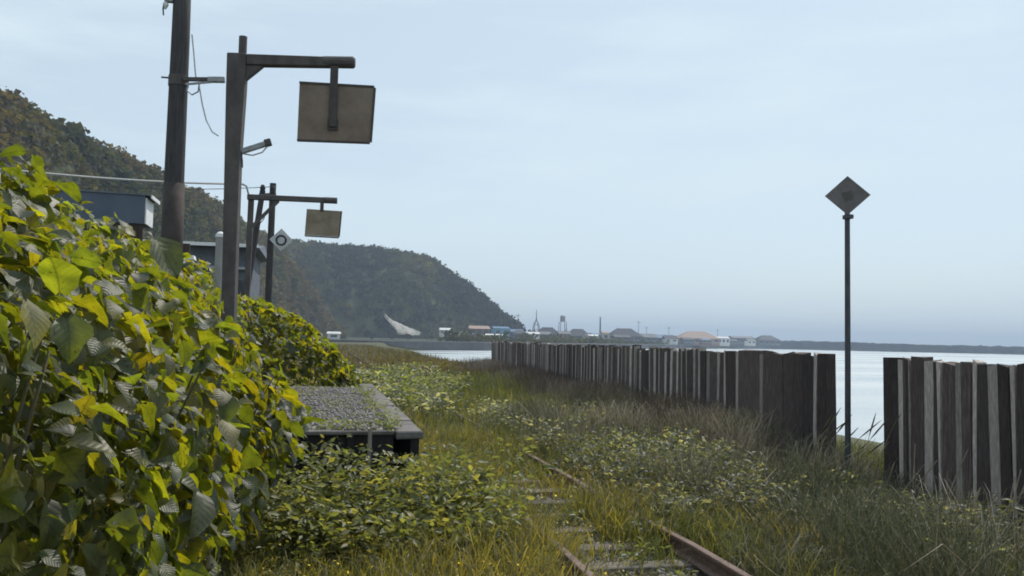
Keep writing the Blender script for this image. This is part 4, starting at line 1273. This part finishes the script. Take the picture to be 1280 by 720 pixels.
# near zone
N = 95000
Y = 2.6 + 9.5 * r.random(N) ** .8
X = r.uniform(-.42, 1.08, N) * Y
ok = (X < 8.5) & keep_mask(X, Y, r)
X, Y = X[ok], Y[ok]
t = fbm(X * .55, Y * .45, 2, 3) + .10 - .26 * (X - 1.6) / 2.5
h_right = np.where(X > 3.3, .72, 1.0)
blades('grass', 'yellow-green rough grass growing over the track in the foreground', X, Y, .44 * h_right * short_zone(X, Y) * (1 + .5 * fbm(X * .8, Y * .8, 6)), .010, pick_cols(G_PAL, t, r), seed=1)
N = 26000
Y = 4.2 + 11 * r.random(N)
X = r.uniform(1.1, 4.2, N)
ok = keep_mask(X, Y, r)
X, Y = X[ok], Y[ok]
blades('grass', 'tufts of olive grass rooted between and beside the rails', X, Y, .40 * short_zone(X, Y) * (1 + .6 * fbm(X * 1.3, Y * 1.1, 66)), .010, pick_cols(G_PAL, fbm(X * .9, Y * .7, 67, 3) + .1, r), spread=.45, seed=7)
# middle zone
N = 60000
Y = 11 + 24 * r.random(N) ** .8
X = r.uniform(-.1, .6, N) * Y
ok = (X < 9.0) & (X > -1) & keep_mask(X, Y, r)
X, Y = X[ok], Y[ok]
t = fbm(X * .4, Y * .25, 9, 3) - .13 * (X - 2.3)
blades('grass', 'rough grass covering the track in the middle distance', X, Y, .46 * short_zone(X, Y) * (1 + .5 * fbm(X * .6, Y * .4, 16)), .016, pick_cols(G_PAL, t, r), seed=2)
# far zone
N = 42000
Y = 34 + 150 * r.random(N) ** 1.5
X = r.uniform(-.35, .27, N) * Y
ok = (X < 10.5) & (X > -26)
X, Y = X[ok], Y[ok]
FAR_PAL = [(.055, .058, .026), (.075, .07, .032), (.095, .08, .042), (.11, .09, .05)]
blades('grass', 'brownish grass on the flat land toward the far shore', X, Y, .5 * (1 + .5 * fbm(X * .2, Y * .1, 26)), .05, pick_cols(FAR_PAL, fbm(X * .15, Y * .06, 19, 3), r), seed=3)
N = 30000
Y = 4.6 + 14 * r.random(N) ** 1.2
X = r.uniform(3.1, 6.9, N)
ok = (X / Y < 1.08) & (fbm(X * .8, Y * .6, 73, 2) > -.12) & (X < fence_xy(Y) - .2)
X, Y = X[ok], Y[ok]
blades('tall_grass', 'taller dark green grass mixed through the weeds right of the rails', X, Y, .72 * np.where((X > 5.4) & (Y < 9), .62, 1.0) * np.where(X < 3.7, .62, 1.0) * (1 + .6 * fbm(X * .9, Y * .7, 74)), .009, pick_cols([(0.072, 0.084, 0.051), (0.099, 0.107, 0.061), (0.123, 0.123, 0.072), (0.174, 0.157, 0.116), (0.290, 0.261, 0.203)], fbm(X * .7, Y * .5, 75, 2) - .08, r), spread=.42, seed=8, mat=M_dry)
# dry stalks along the fence foot
N = 34000
Y = 6 + 40 * r.random(N) ** 1.1
X = fence_xy(Y) - np.abs(r.normal(.0, .7, N)) - .04
D_PAL = [(0.088, 0.073, 0.062), (0.119, 0.100, 0.088), (0.163, 0.140, 0.119), (0.250, 0.219, 0.188)]
blades('dry_grass', 'brown dead stalks standing along the foot of the timber fence', X, Y, (.34 + .40 * np.clip((Y - 7.5) / 6, 0, 1)) * (1 + .35 * fbm(X, Y * .5, 33)), .011, pick_cols(D_PAL, fbm(X * .5, Y * .5, 18, 2), r), spread=.25, seed=4, mat=M_dry)

# leafy weeds: many small folded leaves on short plants
LT = np.array([(0, -.1, 0), (.26, .35, .09), (.16, .75, .05), (0, 1, -.06), (-.16, .75, .05), (-.26, .35, .09), (0, .4, -.02)], float)
LTT = np.array([(0, 1, 6), (1, 2, 6), (2, 3, 6), (3, 4, 6), (4, 5, 6), (5, 0, 6)])
def weeds(name, label, cx, cy, hgt, per, lsize, pal, seed, radius=.16, flat=.5):
    r = np.random.default_rng(seed)
    n = len(cx)
    hgt = np.broadcast_to(hgt, (n,))
    X0, Y0 = np.repeat(cx, per), np.repeat(cy, per)
    N = n * per
    t = r.random(N) ** .7
    an = r.uniform(0, 6.283, N)
    rad = radius * (.35 + .65 * t) * r.random(N) ** .5
    lean = np.repeat(r.normal(0, .12, (n, 2)), per, 0)
    H = np.repeat(hgt * r.uniform(.7, 1.2, n), per)
    X = X0 + rad * np.cos(an) + lean[:, 0] * t * H * 2
    Yy = Y0 + rad * np.sin(an) + lean[:, 1] * t * H * 2
    P = np.stack([X, Yy, np.repeat(ground_z(cx, cy), per) + H * (.12 + .88 * t)], -1)
    yd = np.stack([np.cos(an), np.sin(an), r.normal(.05, .45, N)], -1)
    zd = unit(np.stack([r.normal(0, flat, N), r.normal(0, flat, N), np.ones(N)], -1))
    S = np.repeat(lsize * r.uniform(.8, 1.2, n), per) * r.uniform(.6, 1.25, N)
    V, T, _ = scatter(LT, LTT, None, P, frames(yd, zd), S)
    pal = np.array(pal)
    C = np.repeat(np.repeat(pal[r.integers(0, len(pal), n)], per, 0) * r.uniform(.7, 1.3, (N, 1)), len(LT), 0)
    return tag(link(name, np_mesh(name, V, T, M_weed, C)), label, 'weeds', kind='stuff')
W_GREEN = [(0.090, 0.114, 0.042), (0.114, 0.138, 0.042), (0.078, 0.102, 0.048), (0.144, 0.156, 0.048)]
W_SILVER = [(0.075, 0.085, 0.062), (0.112, 0.122, 0.094), (0.062, 0.073, 0.053), (0.250, 0.256, 0.213)]
# clump before the platform
n = 250
cx, cy = r.uniform(-.35, 1.5, n), 6.3 + 1.45 * r.random(n) ** .8
weeds('leafy_weeds', 'bright green leafy weeds crowding in front of the platform end', cx, cy, .36 + .48 * np.clip((cy - 5.8) / 1.9, 0, 1), 40, .068, [(.12, .14, .055), (.15, .165, .06), (.10, .12, .06), (.19, .19, .08)], 51, .17, 1.0)
# silvery weeds right of the track
n = 2600
cy = 4.6 + 12.5 * r.random(n) ** 1.1
cx = r.uniform(3.15, 7.4, n)
den = fbm(cx * .6, cy * .45, 44, 3)
ok = (den > -.05) & (cx < fence_xy(cy) - .15) & (cx / cy < 1.05) & ((cx > 3.5) | (cy > 7.2))
cx, cy = cx[ok], cy[ok]
weeds('mugwort', 'grey-green silvery weeds between the track and the fence', cx, cy, .40 + .42 * np.clip(fbm(cx * .9, cy * .8, 45), -.4, 1), 30, .06, W_SILVER, 52, .15, 1.0)
n = 260
cy = 10.5 + 8 * r.random(n)
cx = 3.25 + 2.4 * r.random(n)
weeds('mugwort', 'pale leafed weed bank right of the rails in the middle distance', cx, cy, .42 + .4 * fbm(cx * 1.1, cy * .7, 46), 34, .075, W_SILVER, 53, .2, 1.0)
# weeds on and left of the track, sparse
n = 420
cy = 4 + 12 * r.random(n)
cx = r.uniform(-.3, 3.2, n)
ok = keep_mask(cx, cy, r) & ~((cx > 1.5) & (cx < 3.3) & (cy < 9) & (r.random(n) < .6))
cx, cy = cx[ok], cy[ok]
weeds('low_weeds', 'low mixed weeds scattered through the grass left of the rails', cx, cy, .26, 22, .06, W_GREEN + W_SILVER[:2], 54, .14)
# shrubs beyond the platform
n = 260
cy = 17 + 16 * r.random(n)
cx = .4 + (cy - 14) * .10 + r.normal(0, .9, n) + .6
weeds('scrub', 'grey-green scrub bushes beyond the platform beside the track', cx, cy, .75 + .3 * fbm(cx * .5, cy * .3, 61), 46, .12, W_SILVER + W_GREEN[:2], 55, .38, .8)
# weed tufts on the platform
n = 190
cx, cy = np.concatenate([r.uniform(-1.0, .6, 90), r.normal(.71, .06, 60), r.uniform(-.6, .7, 40)]), np.concatenate([r.uniform(8.3, 14.8, 90), r.uniform(8.0, 14.8, 60), r.normal(8.08, .05, 40)])
tg = weeds('platform_weeds', 'tiny weed tufts growing through the platform gravel', cx, cy, .11, 12, .035, W_GREEN, 56, .07)
tg.location.z = PT + .2
# small yellow flowers
N = 900
Y = 3.6 + 5.5 * r.random(N)
X = r.uniform(-.1, .38, N) * Y
ok = keep_mask(X, Y, r)
X, Y = X[ok], Y[ok]
N = len(X)
P = np.stack([X, Y, ground_z(X, Y) + (.22 + .14 * r.random(N)) * np.where(X > 1.5, .6, 1)], -1)
V, T, _ = scatter(np.array([(1, 0, .2), (0, 1, .2), (-1, 0, .2), (0, -1, .2), (0, 0, 0)], float), np.array([(0, 1, 4), (1, 2, 4), (2, 3, 4), (3, 0, 4)]), None, P,
                  frames(unit(r.normal(size=(N, 3))), np.tile([0, 0, 1.], (N, 1)) + r.normal(0, .5, (N, 3))), r.uniform(.006, .013, N))
tag(link('flowers', np_mesh('flowers', V, T, M_weed, np.tile([.5, .42, .12], (len(V), 1)))), 'tiny pale yellow flowers dotted through the grass', 'flowers', kind='stuff')

# tall seed-head grasses in the fence gap, and leaning dead canes by the near fence
def cane(parent, pts, rad, mat):
    return part('stalk', MB().tube(pts, list(np.linspace(rad, rad * .5, len(pts))), 5).mesh('stalk', mat), parent)
sg = empty('seed_grass', (6.3, 9.6, -.2), 'tuft of tall arching seed-head grass in the fence gap', 'grass tuft')
for k in range(16):
    bx_, by_ = 6.2 + r.normal(0, .22), 9.5 + r.normal(0, .45)
    hh = r.uniform(.75, 1.15)
    ax, ay = r.uniform(.05, .35), r.uniform(-.35, .1)
    pts = [(bx_ + ax * s ** 2, by_ + ay * s ** 2, -.25 + hh * (s - .12 * s ** 3)) for s in np.linspace(0, 1, 7)]
    stk = cane(sg, pts, .006, M_drystalk)
    p0, p1 = Vector(pts[-2]), Vector(pts[-1])
    e = p1 + (p1 - p0) * 1.0
    part('seed_head', MB().tube([p0, p0.lerp(e, .3), p0.lerp(e, .7), e], [.004, .010, .008, .002], 6).mesh('seed_head', M_stem), stk)
cn = empty('dead_canes', (6.2, 7.3, -.2), 'bleached dead canes leaning against the near run of fence', 'canes')
for k in range(14):
    by_ = r.uniform(6.4, 8.9)
    bx_ = fence_xy(by_) - r.uniform(.25, .6)
    L = r.uniform(.35, .8)
    dx, dy = r.uniform(.1, .45), r.uniform(-.5, .25)
    cane(cn, [(bx_, by_, -.2), (bx_ + dx * .5, by_ + dy * .45, -.2 + L * .55), (bx_ + dx, by_ + dy, -.2 + L)], .010, M_drystalk)
